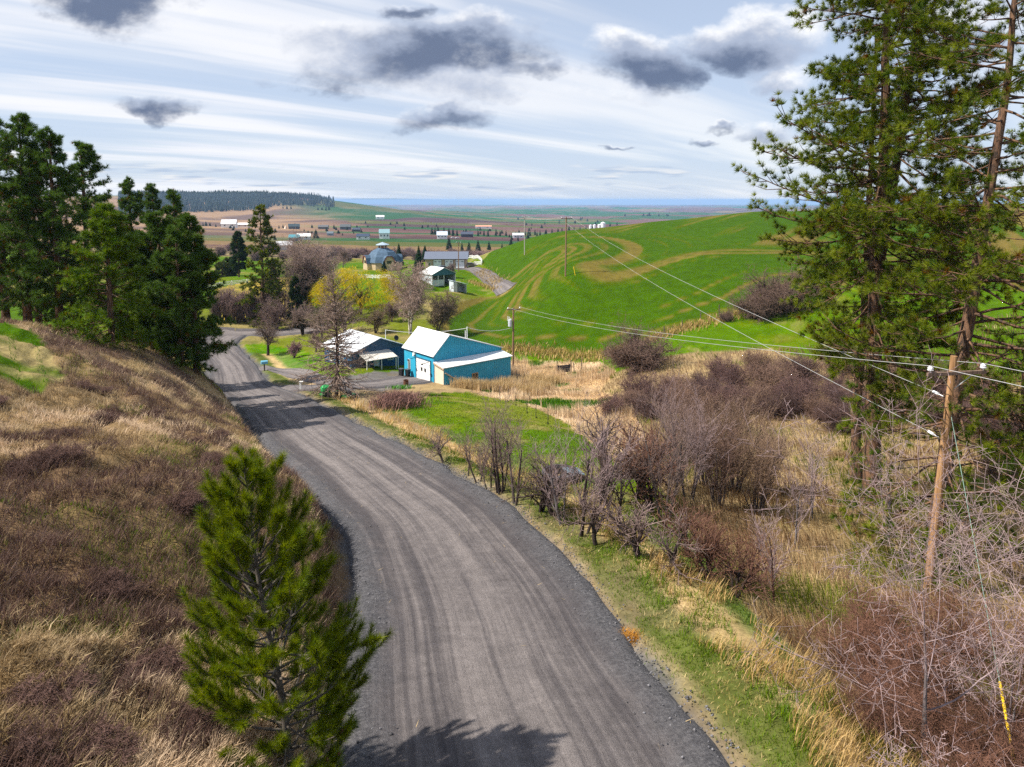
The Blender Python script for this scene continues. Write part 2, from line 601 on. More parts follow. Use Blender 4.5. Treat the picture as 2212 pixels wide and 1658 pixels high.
def m_ground():
    def f(T, b):
        at_ = T.new('ShaderNodeAttribute', attribute_name='col')
        geo = T.new('ShaderNodeNewGeometry')
        p = geo.outputs['Position']
        n1 = T.noise(p, 3.2, 6, 0.72)
        n2 = T.noise(p, 0.45, 5, 0.6)
        k = T.math('MULTIPLY', T.ramp(n1, .25, .75, .55, 1.45, False), T.ramp(n2, .2, .8, .72, 1.28, False))
        # far away the small grain would only be noise
        cd = T.new('ShaderNodeVectorMath', operation='LENGTH')
        T.put(cd.inputs[0], p)
        fade = T.ramp(cd.outputs['Value'], 150, 700, 1.0, 0.25)
        k = T.math('ADD', T.math('MULTIPLY', T.math('SUBTRACT', k, 1.0), fade), 1.0)
        T.put(b.inputs['Base Color'], T.sat(T.mix(1.0, at_.outputs['Color'], T.comb(k, k, k), 'MULTIPLY'), 1.22))
        b.inputs['Roughness'].default_value = 0.95
        b.inputs['Specular IOR Level'].default_value = 0.05
        bp = T.new('ShaderNodeBump')
        bp.inputs['Strength'].default_value = 0.55
        bp.inputs['Distance'].default_value = 0.12
        T.put(bp.inputs['Height'], n1)
        T.l.new(bp.outputs[0], b.inputs['Normal'])
    return mat("earth_and_turf", f)


def m_road():
    def f(T, b):
        uvn = T.new('ShaderNodeUVMap')
        uvn.uv_map = "UVMap"
        u, v, _ = T.sep(uvn.outputs[0])                     # u: metres from the middle, v: metres along
        geo = T.new('ShaderNodeNewGeometry')
        p = geo.outputs['Position']
        wob = T.math('MULTIPLY', T.math('SUBTRACT', T.noise(T.comb(0.0, T.math('MULTIPLY', v, .022), 2.0), 1.0, 2), .5), 1.1)
        uu = T.math('ADD', u, wob)
        s1 = T.noise(T.comb(T.math('MULTIPLY', uu, 1.55), T.math('MULTIPLY', v, .028), 0.0), 1.0, 5, .62)
        s2 = T.noise(T.comb(T.math('MULTIPLY', uu, 5.2), T.math('MULTIPLY', v, .09), 4.0), 1.0, 4, .6)
        grain = T.noise(p, 38.0, 4, .75)
        grain2 = T.noise(p, 9.0, 5, .7)
        blot = T.noise(p, .8, 4, .6)
        st = T.math('ADD', T.math('MULTIPLY', s1, .65), T.math('MULTIPLY', s2, .35))
        st = T.math('ADD', st, T.ramp(T.math('ABSOLUTE', u), .6, 2.8, .06, -.07))
        st = T.math('ADD', st, T.math('MULTIPLY', T.math('SUBTRACT', blot, .5), .16))
        au = T.math('ABSOLUTE', T.math('ADD', u, T.math('MULTIPLY', T.math('SUBTRACT', blot, .5), 1.4)))
        edge = T.ramp(au, 2.4, 3.6)
        packed = T.mix(T.ramp(st, .36, .68), (0.070, 0.063, 0.066), (0.190, 0.168, 0.162))
        loose = T.mix(T.ramp(grain2, .35, .65), (0.052, 0.052, 0.058), (0.118, 0.115, 0.120))
        c = T.mix(T.math('MULTIPLY', edge, .92), packed, loose)
        mott = T.noise(p, 2.6, 5, .72)
        k = T.math('MULTIPLY', T.ramp(grain, .28, .72, .55, 1.48, False), T.ramp(mott, .3, .7, .80, 1.20, False))
        c = T.mix(1.0, c, T.comb(k, k, k), 'MULTIPLY')
        T.put(b.inputs['Base Color'], c)
        b.inputs['Roughness'].default_value = 0.9
        b.inputs['Specular IOR Level'].default_value = 0.15
        bp = T.new('ShaderNodeBump')
        bp.inputs['Strength'].default_value = 0.9
        bp.inputs['Distance'].default_value = 0.07
        h = T.math('ADD', T.math('MULTIPLY', grain, .6), T.math('MULTIPLY', T.math('ADD', T.math('ADD', grain2, s2), mott), .5))
        T.put(bp.inputs['Height'], h)
        T.l.new(bp.outputs[0], b.inputs['Normal'])
    return mat("gravel", f)


# ------------------------------------------------------------------ ground colours (albedo of what grows there)
STRAW = np.array((.33, .255, .155))
PALE = np.array((.50, .37, .23))
BROWN = np.array((.100, .070, .060))
GREEN = np.array((.064, .118, .014))
CROP = np.array((.036, .074, .007))
OLIVE = np.array((.125, .145, .035))
SOIL = np.array((.115, .082, .070))


def mixc(c, d, w):
    return c * (1 - w[:, None]) + d * w[:, None]


def pix(X, Y, Z):
    """picture coordinates of ground points, used to keep the ridge forest inside an outline in image pixels"""
    dep = Y * CT - Z * ST
    v = Y * ST + Z * CT
    dep = np.maximum(dep, .5)
    return 512 + FPX * X / dep, YPP - FPX * v / dep


def inpoly(px, py, poly):
    poly = np.array(poly, float)
    r = np.zeros(len(px), bool)
    j = len(poly) - 1
    for i in range(len(poly)):
        xi, yi = poly[i]; xj, yj = poly[j]
        c = ((yi > py) != (yj > py)) & (px < (xj - xi) * (py - yi) / (yj - yi + 1e-12) + xi)
        r ^= c
        j = i
    return r


# outlines on the ground, in metres
def gpoly(pts):
    return [(p.x, p.y) for p in (hit(*q) for q in pts)]


FIELD = None


def bankdark(X, Y):
    q = 0
    for p, a, w in BANKD:
        q = q + w * np.exp(-((X - p.x) ** 2 + (Y - p.y) ** 2) / a ** 2)
    return q


def ground_color(X, Y, Z):
    n = len(X)
    c = np.tile(STRAW, (n, 1))
    SHADED_THATCH = np.array((.17, .12, .075))  # thatch brown darkened to paint in the shade between the tussocks
    d, rz, side, arc = road_near(X, Y)
    f1 = fbm(X * .12, Y * .12, 4); f2 = fbm(X * .5 + 31, Y * .5, 4); f3 = fbm(X * .03 + 5, Y * .03 + 9, 4)
    # left bank: straw, bramble brown, bits of green
    c = mixc(c, BROWN, sstep(f2 + .35 * f1 + bankdark(X, Y), .50, .74) * .85)
    c = mixc(c, OLIVE, sstep(fbm(X * .3 + 71, Y * .3, 3), .60, .72) * .6)
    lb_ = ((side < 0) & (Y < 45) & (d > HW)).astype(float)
    c = mixc(c, SHADED_THATCH, lb_ * .7)
    # crop behind the bank
    cropm = inpoly(X, Y, LEFTCROP)
    row = .5 + .5 * np.sin((X * .8 + Y * .6) * 5.2)
    c[cropm] = mixc(np.tile(CROP * 1.25, (cropm.sum(), 1)), STRAW, sstep(fbm(X[cropm] * .4, Y[cropm] * .4, 3), .40, .62) * .75)
    # right of the road
    right = (side > 0) & (d < 60) & (Y < 90)
    mead = right & inpoly(X, Y, MEADOW)
    c[right] = mixc(c[right], STRAW * .9, np.full(right.sum(), .6))
    g = mixc(np.tile(GREEN, (n, 1)), OLIVE, sstep(f1 + .3 * f2, .45, .8))
    g = mixc(g, STRAW * .8, sstep(f2, .55, .75) * .45)
    c[mead] = g[mead]
    # the valley floor between road and creek and beyond
    flat = (Y > 60) & (Y < 420) & ~right
    behind = flat & (X > -45 - .1 * Y) | ((Y >= 90) & (Y < 420))
    v = mixc(np.tile(OLIVE * .9, (n, 1)), STRAW * .8, sstep(f1, .48, .68) * .65)
    v = mixc(v, GREEN, sstep(f3 + .25 * f2, .58, .72))
    m = behind & (d > HW)
    c[m] = v[m]
    lawn = inpoly(X, Y, LAWN)
    c[lawn] = (g * np.array((.85, 1.15, .8)))[lawn]
    yard = inpoly(X, Y, YARD)
    c[yard] = mixc(np.tile(np.array((.125, .118, .112)), (yard.sum(), 1)), STRAW * .6, sstep(f2[yard], .5, .75) * .5)
    creek = inpoly(X, Y, REEDS)
    rd = mixc(np.tile(PALE, (n, 1)), GREEN * .8, sstep(wetness(X, Y), .60, .68))
    rd = mixc(rd, STRAW * .7, sstep(f2, .5, .75) * .6)
    c[creek] = rd[creek]
    # hill field: drilled wheat with thin strips of stubble along the contour below and across the slope above
    fl = inpoly(X, Y, FIELDP)
    lev = np.full(n, 50.0)
    lev[fl] = edge_dist(X[fl], Y[fl])
    lev = lev + 3.0 * (fbm(X * .025, Y * .025, 3) - .5)
    strip = vnoise(lev * .16 + 50, (X - Y) * .004)
    strip2 = vnoise(lev * .75 + 9, (X - Y) * .02)
    low = mixc(np.tile(CROP, (n, 1)), np.array((.145, .104, .046)), sstep(strip * .45 + strip2 * .55 + (fbm(X * .05 + 4, Y * .05, 3) - .5) * .22, .50, .74) * .72)
    al = X * .52 + Y * .85; ac = X * .85 - Y * .52
    diag = fbm(ac * .10 + 3, al * .012 + 7, 4)
    diag2 = vnoise(ac * .55, al * .02)
    hi = mixc(np.tile(CROP * 1.05, (n, 1)), np.array((.145, .106, .046)), sstep(diag * .75 + diag2 * .25, .43, .60) * .85 * sstep(X, 14, 48))
    up = sstep(lev, 36, 52)
    ff = mixc(low, hi, up)
    c[fl] = ff[fl]
    dry = inpoly(X, Y, PASTURE)
    c[dry] = mixc(np.tile(np.array((.30, .235, .085)), (dry.sum(), 1)), OLIVE, sstep(f2[dry], .4, .7) * .6)
    # the plain: plough land, wheat, stubble in big rolling patches
    far = Y > 400
    if far.any():
        q = np.random.RandomState(5)
        fx = X[far]; fy = Y[far]
        wx = fx + 260 * (fbm(fx / 600, fy / 600, 3) - .5) * np.clip(fy / 900, 1, 6)
        wy = fy + 500 * (fbm(fx / 700 + 5, fy / 900 + 2, 3) - .5) * np.clip(fy / 900, 1, 6)
        k = np.clip(fy / 2500, 1, 5)
        gx = np.floor(wx / (330 * k)).astype(int); gy = np.floor(np.log(np.maximum(wy, 200)) * 7.5).astype(int)
        h = _PERM[(gx * 7 + gy * 13) & 255, (gx * 3 + gy * 29) & 255]
        pal = .70 * np.array([(.135, .080, .075), (.170, .105, .095), (.030, .115, .030), (.23, .165, .10), (.095, .062, .062), (.045, .105, .045), (.185, .12, .10), (.11, .12, .045)])
        cc = pal[np.clip((h * len(pal)).astype(int), 0, len(pal) - 1)]
        cc = mixc(cc, np.array((.20, .15, .105)), sstep(fbm(fx / 90, fy / 160, 4), .55, .75) * .4)
        w = sstep(fy, 400, 620)
        c[far] = mixc(c[far], cc, w) * 1.0
        hw_ = sstep(-X / np.maximum(Y, 1) + .12 * (fbm(X / 300, Y / 300, 3) - .5), .20, .34) * sstep(Y, 600, 900) * sstep(Y, 3400, 2600)
        c = mixc(c, mixc(np.tile(np.array((.25, .175, .12)), (n, 1)), SOIL, sstep(fbm(X / 120, Y / 160, 3), .45, .65)), hw_)
    # worn edges of the road: gravel, then a green strip and a straw strip
    r = right | ((side > 0) & (Y < 120))
    e = d - HW
    c = mixc(c, np.array((.09, .088, .088)), sstep(e + (f2 - .5) * 1.2, .5, -.1) * ((d < 9).astype(float)))
    vg = r & (e > .2) & (e < 6)
    wv = sstep(e + (f2 - .5) * 1.6, .3, .9) * sstep(e + (f2 - .5) * 1.6, 2.6, 1.9)
    c[vg] = mixc(c[vg] * .75 + np.array((.03, .03, .026)), np.array((.070, .088, .026)), wv[vg] * sstep(f2[vg], .95, .50) * .9)
    ws = sstep(e + (f2 - .5) * 1.2, 2.0, 2.6) * sstep(e + (f2 - .5), 4.0, 3.2)
    c[vg] = mixc(c[vg], PALE * .9, ws[vg] * .8)
    c *= (.85 + .3 * fbm(X * 1.3, Y * 1.3, 2))[:, None]
    return c


BANKD = [(hit(190, 490), 7.5, .20), (hit(130, 590), 3.5, .12), (hit(260, 560), 4.0, .14), (hit(60, 560), 4.0, .10), (hit(90, 700), 4.5, -.22), (hit(40, 430), 5, -.10), (hit(250, 440), 5, -.14), (hit(60, 380), 7, -.10)]
LEFTCROP = [(-60, 20), (-60, 60), (-31, 46), (-24.8, 39), (-23.6, 35), (-38, 29)]
MEADOW = gpoly([(800, 740), (720, 640), (640, 560), (570, 515), (500, 470), (420, 425), (370, 405), (400, 396), (480, 392), (520, 402), (560, 415), (620, 440), (650, 475), (700, 545), (740, 600), (760, 620), (840, 700)])
LAWN = gpoly([(243, 345), (262, 343), (300, 350), (340, 362), (330, 378), (290, 374), (258, 360)])
REEDS = gpoly([(500, 360), (560, 362), (600, 362), (615, 372), (600, 392), (628, 402), (640, 425), (655, 445), (660, 462), (630, 474), (570, 425), (520, 402), (470, 392), (500, 384)])
YARD = gpoly([(318, 384), (345, 377), (372, 372), (408, 371), (415, 382), (408, 389), (370, 391), (330, 391)])
WET = [(hit(560, 386), 2.6, 1.5), (hit(574, 391), 1.8, 1.4), (hit(592, 404), 4.2, 2.6), (hit(548, 401), 1.4, 1.0)]


def wetness(X, Y):
    w = fbm(X * .22 + 3, Y * .22 + 8, 3) * .85
    for p, a, b in WET:
        w = w + .42 * np.exp(-((X - p.x) / a) ** 2 - ((Y - p.y) / b) ** 2)
    return w


PASTURE = [(p.x, p.y) for p in (hit(215, 289), hit(290, 277), hit(300, 292), hit(290, 325), hit(222, 322))]
_f = [hit(*q) for q in ((509, 290.5), (480, 297), (455, 305), (438, 318), (442, 332), (470, 347), (500, 349), (620, 349), (650, 335), (690, 325), (760, 303), (800, 282))]
FEDGE = np.array([(p.x, p.y) for p in _f])
FIELDP = [(p.x, p.y) for p in _f] + [(90, 95), (200, 95), (330, 200), (330, 520), (60, 520), (0, 300)] + [(p.x, p.y) for p in (hit(482, 262), hit(493, 275))]


def edge_dist(X, Y):
    out = np.full(len(X), 1e9)
    for a, b in zip(FEDGE[:-1], FEDGE[1:]):
        d = b - a
        t = np.clip(((X - a[0]) * d[0] + (Y - a[1]) * d[1]) / (d @ d), 0, 1)
        out = np.minimum(out, np.hypot(X - a[0] - t * d[0], Y - a[1] - t * d[1]))
    return out


UPPER = [(p.x, p.y) for p in (hit(500, 281), hit(560, 278), hit(640, 270), hit(720, 258), hit(780, 245))] + [(330, 200), (330, 520), (20, 520), (-20, 250), (2, 200)]


def build_ground():
    rows = 760; cols = 960
    ly = np.linspace(np.log(12.0), np.log(46500.0), rows)
    yv = np.exp(ly) - 32.0 + 0.0
    # s: sideways share of the distance
    s = np.linspace(-1.12, 1.12, cols)
    Yg = np.repeat(yv[:, None], cols, 1)
    Xg = s[None] * (Yg + 32.0) * (1 + .04 * s[None] ** 2)
    Z = height(Xg, Yg)
    X = Xg.ravel(); Y = Yg.ravel(); Zf = Z.ravel()
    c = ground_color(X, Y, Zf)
    i = np.arange(rows * cols).reshape(rows, cols)
    q = np.stack([i[:-1, :-1], i[:-1, 1:], i[1:, 1:], i[1:, :-1]], -1).reshape(-1, 4)
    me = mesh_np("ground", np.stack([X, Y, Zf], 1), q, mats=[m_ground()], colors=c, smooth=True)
    o = link("ground", me)
    tag(o, 'rolling ground of dry bank, meadow, wheat field and plain', kind='structure')


def strip(name, line, hw, material, ncol=14, lift=0.0, berm=0.06, wob=0.35, seed=0, skirt=0.35, follow=False):
    L = np.asarray(line)
    t = np.gradient(L[:, :2], axis=0)
    t /= np.linalg.norm(t, axis=1)[:, None]
    nrm = np.stack([t[:, 1], -t[:, 0]], 1)                  # to the right
    arc = np.concatenate([[0], np.cumsum(np.linalg.norm(np.diff(L[:, :2], axis=0), axis=1))])
    u = np.linspace(-1, 1, ncol)
    u = np.concatenate([[-1 - skirt / hw], u, [1 + skirt / hw]])
    off = u[None] * hw * (np.interp(L[:, 1:2], [25, 60, 200], [1, .90, .86]) if not follow else np.ones((len(L), 1)))
    wl = (fbm(arc * .35 + seed, arc * 0 + 3, 3) - .5) * 2 * wob
    wr = (fbm(arc * .35 + seed + 60, arc * 0 + 8, 3) - .5) * 2 * wob
    off = off + np.where(u[None] < -.5, wl[:, None], 0) + np.where(u[None] > .5, wr[:, None], 0)
    X = L[:, 0:1] + nrm[:, 0:1] * off
    Y = L[:, 1:2] + nrm[:, 1:2] * off
    if follow:
        Z = height(X, Y) + lift
    else:
        Z = L[:, 2:3] + 0 * X + lift
    bm_ = np.exp(-((np.abs(u[None]) - .9) / .12) ** 2) * berm * (0.4 + 1.2 * fbm(X * 1.7, Y * 1.7, 3))
    Z = Z + bm_ + (fbm(X * 2.2, Y * 2.2, 3) - .5) * .03
    Z[:, 0] -= .28 + (0 if not follow else -.1)
    Z[:, -1] -= .28 + (0 if not follow else -.1)
    n, m = X.shape
    i = np.arange(n * m).reshape(n, m)
    q = np.stack([i[:-1, :-1], i[:-1, 1:], i[1:, 1:], i[1:, :-1]], -1).reshape(-1, 4)
    uv = np.stack([off.ravel(), np.repeat(arc, m)], 1)
    me = mesh_np(name, np.stack([X.ravel(), Y.ravel(), Z.ravel()], 1), q, mats=[material], smooth=True, uv=uv)
    return link(name, me)


build_haze()
build_ground()
o = strip("gravel_road", ROADL, HW, m_road(), ncol=34, berm=.10)
tag(o, 'grey gravel road with worn wheel tracks curving downhill', kind='structure')


def line_px(pts, step=.8):
    P = [tuple(hit(*p)) if len(p) == 2 else tuple(on(p[0], p[2])) for p in pts]
    return resample(np.array(P), step)


o = strip("driveway", line_px([(262, 391), (300, 388), (340, 387), (380, 384), (410, 380), (420, 378)]), 2.9, m_road(), ncol=14, follow=True, lift=.07, seed=9)
tag(o, 'gravel driveway leading from the road to the blue barn', kind='structure')
o = strip("driveway", line_px([(258, 368), (285, 372), (318, 379), (345, 384)]), 1.4, m_road(), ncol=8, follow=True, lift=.05, seed=19)
tag(o, 'curved gravel loop past the blue mailbox', kind='structure')
o = strip("crossroad", line_px([(180, 333), (215, 334), (240, 334), (275, 333), (300, 331), (330, 328)]), 3.4, m_road(), ncol=10, follow=True, lift=.08, seed=29)
tag(o, 'gravel crossroad running to the right beyond the pines', kind='structure')
o = strip("lane", line_px([(507, 291), (499, 285), (489, 278.5), (479, 272.5), (468, 268.8), (450, 268.6), (436, 268.8)]), 2.4, m_road(), ncol=8, follow=True, lift=.09, seed=39)
tag(o, 'paved lane winding up to the three-door garage', kind='structure')


# ================================================================== plants
def m_plant():
    def f(T, b):
        at_ = T.new('ShaderNodeAttribute', attribute_name='col')
        oi = T.new('ShaderNodeObjectInfo')
        geo = T.new('ShaderNodeNewGeometry')
        n = T.noise(geo.outputs['Position'], 2.2, 3, .6)
        k = T.math('MULTIPLY', T.ramp(n, .25, .75, .75, 1.25, False), T.ramp(oi.outputs['Random'], 0, 1, .85, 1.15, False))
        c = T.sat(T.mix(1.0, at_.outputs['Color'], T.comb(k, k, k), 'MULTIPLY'), 1.22)
        T.put(b.inputs['Base Color'], c)
        b.inputs['Roughness'].default_value = 0.8
        b.inputs['Specular IOR Level'].default_value = 0.1
    return mat("bark_and_stem", f)


def m_leaf():
    def f(T, b):
        at_ = T.new('ShaderNodeAttribute', attribute_name='col')
        oi = T.new('ShaderNodeObjectInfo')
        k = T.ramp(oi.outputs['Random'], 0, 1, .85, 1.15, False)
        c = T.sat(T.mix(1.0, at_.outputs['Color'], T.comb(k, k, k), 'MULTIPLY'), 1.22)
        T.put(b.inputs['Base Color'], c)
        b.inputs['Roughness'].default_value = 0.55
        b.inputs['Specular IOR Level'].default_value = 0.22
        tr = T.new('ShaderNodeBsdfTranslucent')
        T.put(tr.inputs[0], c)
        mx = T.new('ShaderNodeMixShader')
        mx.inputs[0].default_value = 0.34
        T.l.new(b.outputs[0], mx.inputs[1])
        T.l.new(tr.outputs[0], mx.inputs[2])
        T.l.new(mx.outputs[0], T.out.inputs[0])
    return mat("needle_and_blade", f)


def m_bark():
    def f(T, b):
        tc = T.new('ShaderNodeTexCoord')
        p = tc.outputs['Object']
        v = T.vmul(p, (1, 1, .22))
        n = T.noise(v, 9.0, 5, .7)
        n2 = T.noise(p, 1.3, 4, .6)
        plate = T.mix(T.ramp(n2, .35, .65), (.135, .072, .042), (.20, .112, .066))
        c = T.mix(T.ramp(n, .38, .60), (.035, .026, .022), plate)
        T.put(b.inputs['Base Color'], c)
        b.inputs['Roughness'].default_value = 0.9
        bp = T.new('ShaderNodeBump')
        bp.inputs['Strength'].default_value = 1.0
        bp.inputs['Distance'].default_value = 0.06
        T.put(bp.inputs['Height'], n)
        T.l.new(bp.outputs[0], b.inputs['Normal'])
    return mat("pine_bark", f)


def frames(d):
    a = np.where(np.abs(d[:, 2:3]) < .9, np.array([[0, 0, 1.]]), np.array([[1., 0, 0]]))
    u = np.cross(d, a); u /= np.linalg.norm(u, axis=1)[:, None] + 1e-9
    v = np.cross(d, u)
    return u, v


def tube_arrays(segs, n=4, base=0):
    s = np.asarray(segs, float)
    p0, p1, r0, r1 = s[:, 0:3], s[:, 3:6], s[:, 6], s[:, 7]
    d = p1 - p0
    d /= np.linalg.norm(d, axis=1)[:, None] + 1e-9
    u, v = frames(d)
    an = np.arange(n) * 2 * math.pi / n
    ring = u[:, None] * np.cos(an)[None, :, None] + v[:, None] * np.sin(an)[None, :, None]
    V = np.concatenate([p0[:, None] + ring * r0[:, None, None], p1[:, None] + ring * r1[:, None, None]], 1)
    m = len(s)
    b = (np.arange(m) * 2 * n)[:, None]
    k = np.arange(n); k2 = (k + 1) % n
    Q = np.stack([b + k, b + k2, b + n + k2, b + n + k], -1).reshape(-1, 4)
    return V.reshape(-1, 3), Q + base


def path_tube(P, Rr, n=12, cap=False):
    """one smooth tube through points"""
    P = np.asarray(P, float); Rr = np.asarray(Rr, float)
    d = np.gradient(P, axis=0); d /= np.linalg.norm(d, axis=1)[:, None] + 1e-9
    u = np.cross(d, np.array([0.31, 0.95, 0.05])); u /= np.linalg.norm(u, axis=1)[:, None] + 1e-9
    v = np.cross(d, u)
    an = np.arange(n) * 2 * math.pi / n
    V = P[:, None] + (u[:, None] * np.cos(an)[None, :, None] + v[:, None] * np.sin(an)[None, :, None]) * Rr[:, None, None]
    m = len(P)
    i = np.arange(m * n).reshape(m, n)
    j = np.roll(i, -1, 1)
    Q = np.stack([i[:-1], j[:-1], j[1:], i[1:]], -1).reshape(-1, 4)
    V = V.reshape(-1, 3)
    T_ = None
    if cap:
        V = np.concatenate([V, P[-1:]])
        T_ = np.stack([i[-1], j[-1], np.full(n, len(V) - 1)], -1)
    return V, Q, T_


def rand_unit(g, n):
    v = g.normal(size=(n, 3))
    return v / (np.linalg.norm(v, axis=1)[:, None] + 1e-9)


def needles(g, C, A, k, length, width, col_a, col_b, spread=1.0, tipc=None):
    """k thin needles for every tuft centre C with axis A"""
    n = len(C)
    c = np.repeat(C, k, 0); a = np.repeat(A, k, 0)
    d = a * (1.0 / spread) + rand_unit(g, n * k) * 0.95
    d /= np.linalg.norm(d, axis=1)[:, None] + 1e-9
    L = length * g.uniform(.65, 1.1, n * k)[:, None]
    side = np.cross(d, rand_unit(g, n * k)); side /= np.linalg.norm(side, axis=1)[:, None] + 1e-9
    w = width * .5
    V = np.stack([c + side * w, c - side * w, c + d * L], 1).reshape(-1, 3)
    T_ = np.arange(n * k * 3).reshape(-1, 3)
    t = np.repeat(g.rand(n), k)[:, None]
    t = np.clip(t + g.uniform(-.15, .15, (n * k, 1)), 0, 1)
    col = np.asarray(col_a) * (1 - t) + np.asarray(col_b) * t
    return V, T_, np.repeat(col, 3, 0)


PINE_A = (.045, .080, .017)
PINE_B = (.190, .215, .045)


def pine(name, label, loc, H, cb, rad, tr, seed, group=None, cat='pine tree', limbs=70, subs=9, tufts=3, k=16, nl=.22, nw=.014, lean=(0, 0), bend=0.0,
         ca=PINE_A, cbb=PINE_B, fork=None, droop=.0, taper_top=.12, dead=10, sect=None, top_bias=1.0, crown_cat=None, up=.35, lr=(.62, 1.12), en=.26):
    g = np.random.RandomState(seed)
    rt = empty(name, loc, 0)
    tag(rt, label, cat, group)
    m = 24
    t = np.linspace(0, 1, m)
    bx = np.cumsum(g.normal(size=m)) * .012 * H * .12; by = np.cumsum(g.normal(size=m)) * .012 * H * .12
    P = np.stack([lean[0] * t * H + bx + bend * np.sin(t * 3.0) * H * .02, lean[1] * t * H + by, t * H - .4], 1)
    Rr = tr * (1 - t * (1 - taper_top)) ** .85
    Rr[0] *= 1.35; Rr[1] *= 1.08
    TV = []; TQ = []; base = 0
    V, Q, _ = path_tube(P, Rr, 12)
    TV.append(V); TQ.append(Q); base += len(V)
    stems = [(P, Rr, cb, 1.0)]
    if fork:
        f0, fx, fy, fr = fork
        i0 = int(f0 * (m - 1))
        tt = np.linspace(0, 1, 14)
        F = P[i0] + np.stack([fx * tt ** .85, fy * tt, (H - P[i0, 2]) * tt], 1)
        FR = Rr[i0] * fr * (1 - .8 * tt)
        V, Q, _ = path_tube(F, FR, 10)
        TV.append(V); TQ.append(Q + base); base += len(V)
        stems.append((F, FR, f0, .75))
    segs = []; tc = []; ta = []
    for P_, R_, c0, share in stems:
        nlimb = int(limbs * share)
        for i in range(nlimb + (dead if share == 1 else 0)):
            isdead = i >= nlimb
            q = ((i + g.rand()) / nlimb) ** top_bias if not isdead else 0
            if share == 1.0:
                s = (cb + (1 - cb) * q) if not isdead else g.uniform(cb * .45, cb + .15)
            else:
                s = q
                if P_[0][2] + (H - P_[0][2]) * s < cb * H: continue
            s = min(s, .995)
            fi = s * (len(P_) - 1); i0 = int(fi); fr_ = fi - i0
            p = P_[i0] * (1 - fr_) + P_[min(i0 + 1, len(P_) - 1)] * fr_
            hrel = (p[2] / H - cb) / (1 - cb)
            az = g.rand() * 2 * math.pi
            L = rad(max(0, min(1, hrel))) * g.uniform(*lr)
            if sect: L *= sect(az, hrel)
            if isdead: L = g.uniform(.25, .5) * rad(.15)
            if L < .15: continue
            elev = -.18 + up * 1.25 * max(hrel, 0) + g.normal() * en - droop * (1 - max(hrel, 0))
            d = np.array([math.cos(az) * math.cos(elev), math.sin(az) * math.cos(elev), math.sin(elev)])
            ns = 6
            r = min(R_[i0] * .40, .012 + .011 * L)
            pts = [p]
            for s_ in range(ns):
                d = d + g.normal(size=3) * .10 + np.array([0, 0, .07 if s_ > 1 else -.03])
                d /= np.linalg.norm(d)
                pts.append(pts[-1] + d * L / ns)
            for s_ in range(ns):
                segs.append((*pts[s_], *pts[s_ + 1], r * (1 - .8 * s_ / ns), r * (1 - .8 * (s_ + 1) / ns)))
            if isdead: continue
            nsub = max(2, int(subs * (.45 + .55 * min(1, L / max(rad(.35), .3)))))
            for j in range(nsub):
                f_ = .36 + .64 * (j + g.rand()) / nsub
                a_ = f_ * ns; a0 = min(int(a_), ns - 1)
                b0 = pts[a0] + (pts[a0 + 1] - pts[a0]) * (a_ - a0)
                ld = pts[a0 + 1] - pts[a0]; ld /= np.linalg.norm(ld)
                sidev = np.cross(ld, (0, 0, 1.)); sidev /= np.linalg.norm(sidev) + 1e-6
                sg = 1 if g.rand() < .5 else -1
                sd_ = ld * g.uniform(.35, 1.0) + sidev * sg * g.uniform(.3, 1.0) + np.array([0, 0, g.uniform(-.45, .6)])
                sd_ /= np.linalg.norm(sd_)
                SL = L * g.uniform(.15, .36) * (1.15 - .5 * f_) + .12
                e0 = b0 + sd_ * SL * .6
                sd2 = sd_ + np.array([0, 0, .35]); sd2 /= np.linalg.norm(sd2)
                e1 = e0 + sd2 * SL * .4
                rr = max(.005, r * .3)
                segs.append((*b0, *e0, rr, rr * .7)); segs.append((*e0, *e1, rr * .7, rr * .4))
                for q_ in range(tufts):
                    w_ = 1 - q_ / max(tufts, 1) * .62
                    c_ = b0 + (e1 - b0) * w_ + g.normal(size=3) * nl * .22
                    tc.append(c_); ta.append(sd2)
            tc.append(pts[-1]); ta.append(d)
    V, Q = tube_arrays(segs, 4, base)
    TV.append(V); TQ.append(Q)
    TV = np.concatenate(TV); TQ = np.concatenate(TQ)
    link("trunk", mesh_np("trunk", TV, quads=TQ, mats=[m_bark()], smooth=True), rt)
    C = np.array(tc); A = np.array(ta)
    V, T_, c = needles(g, C, A, k, nl, nw, ca, cbb, 1.0)
    old = np.repeat(g.rand(len(C)) < .03, k * 3)
    c[old] = np.array((.13, .07, .025))
    link("crown", mesh_np("crown", V, tris=T_, mats=[m_leaf()], colors=c), rt)
    return rt


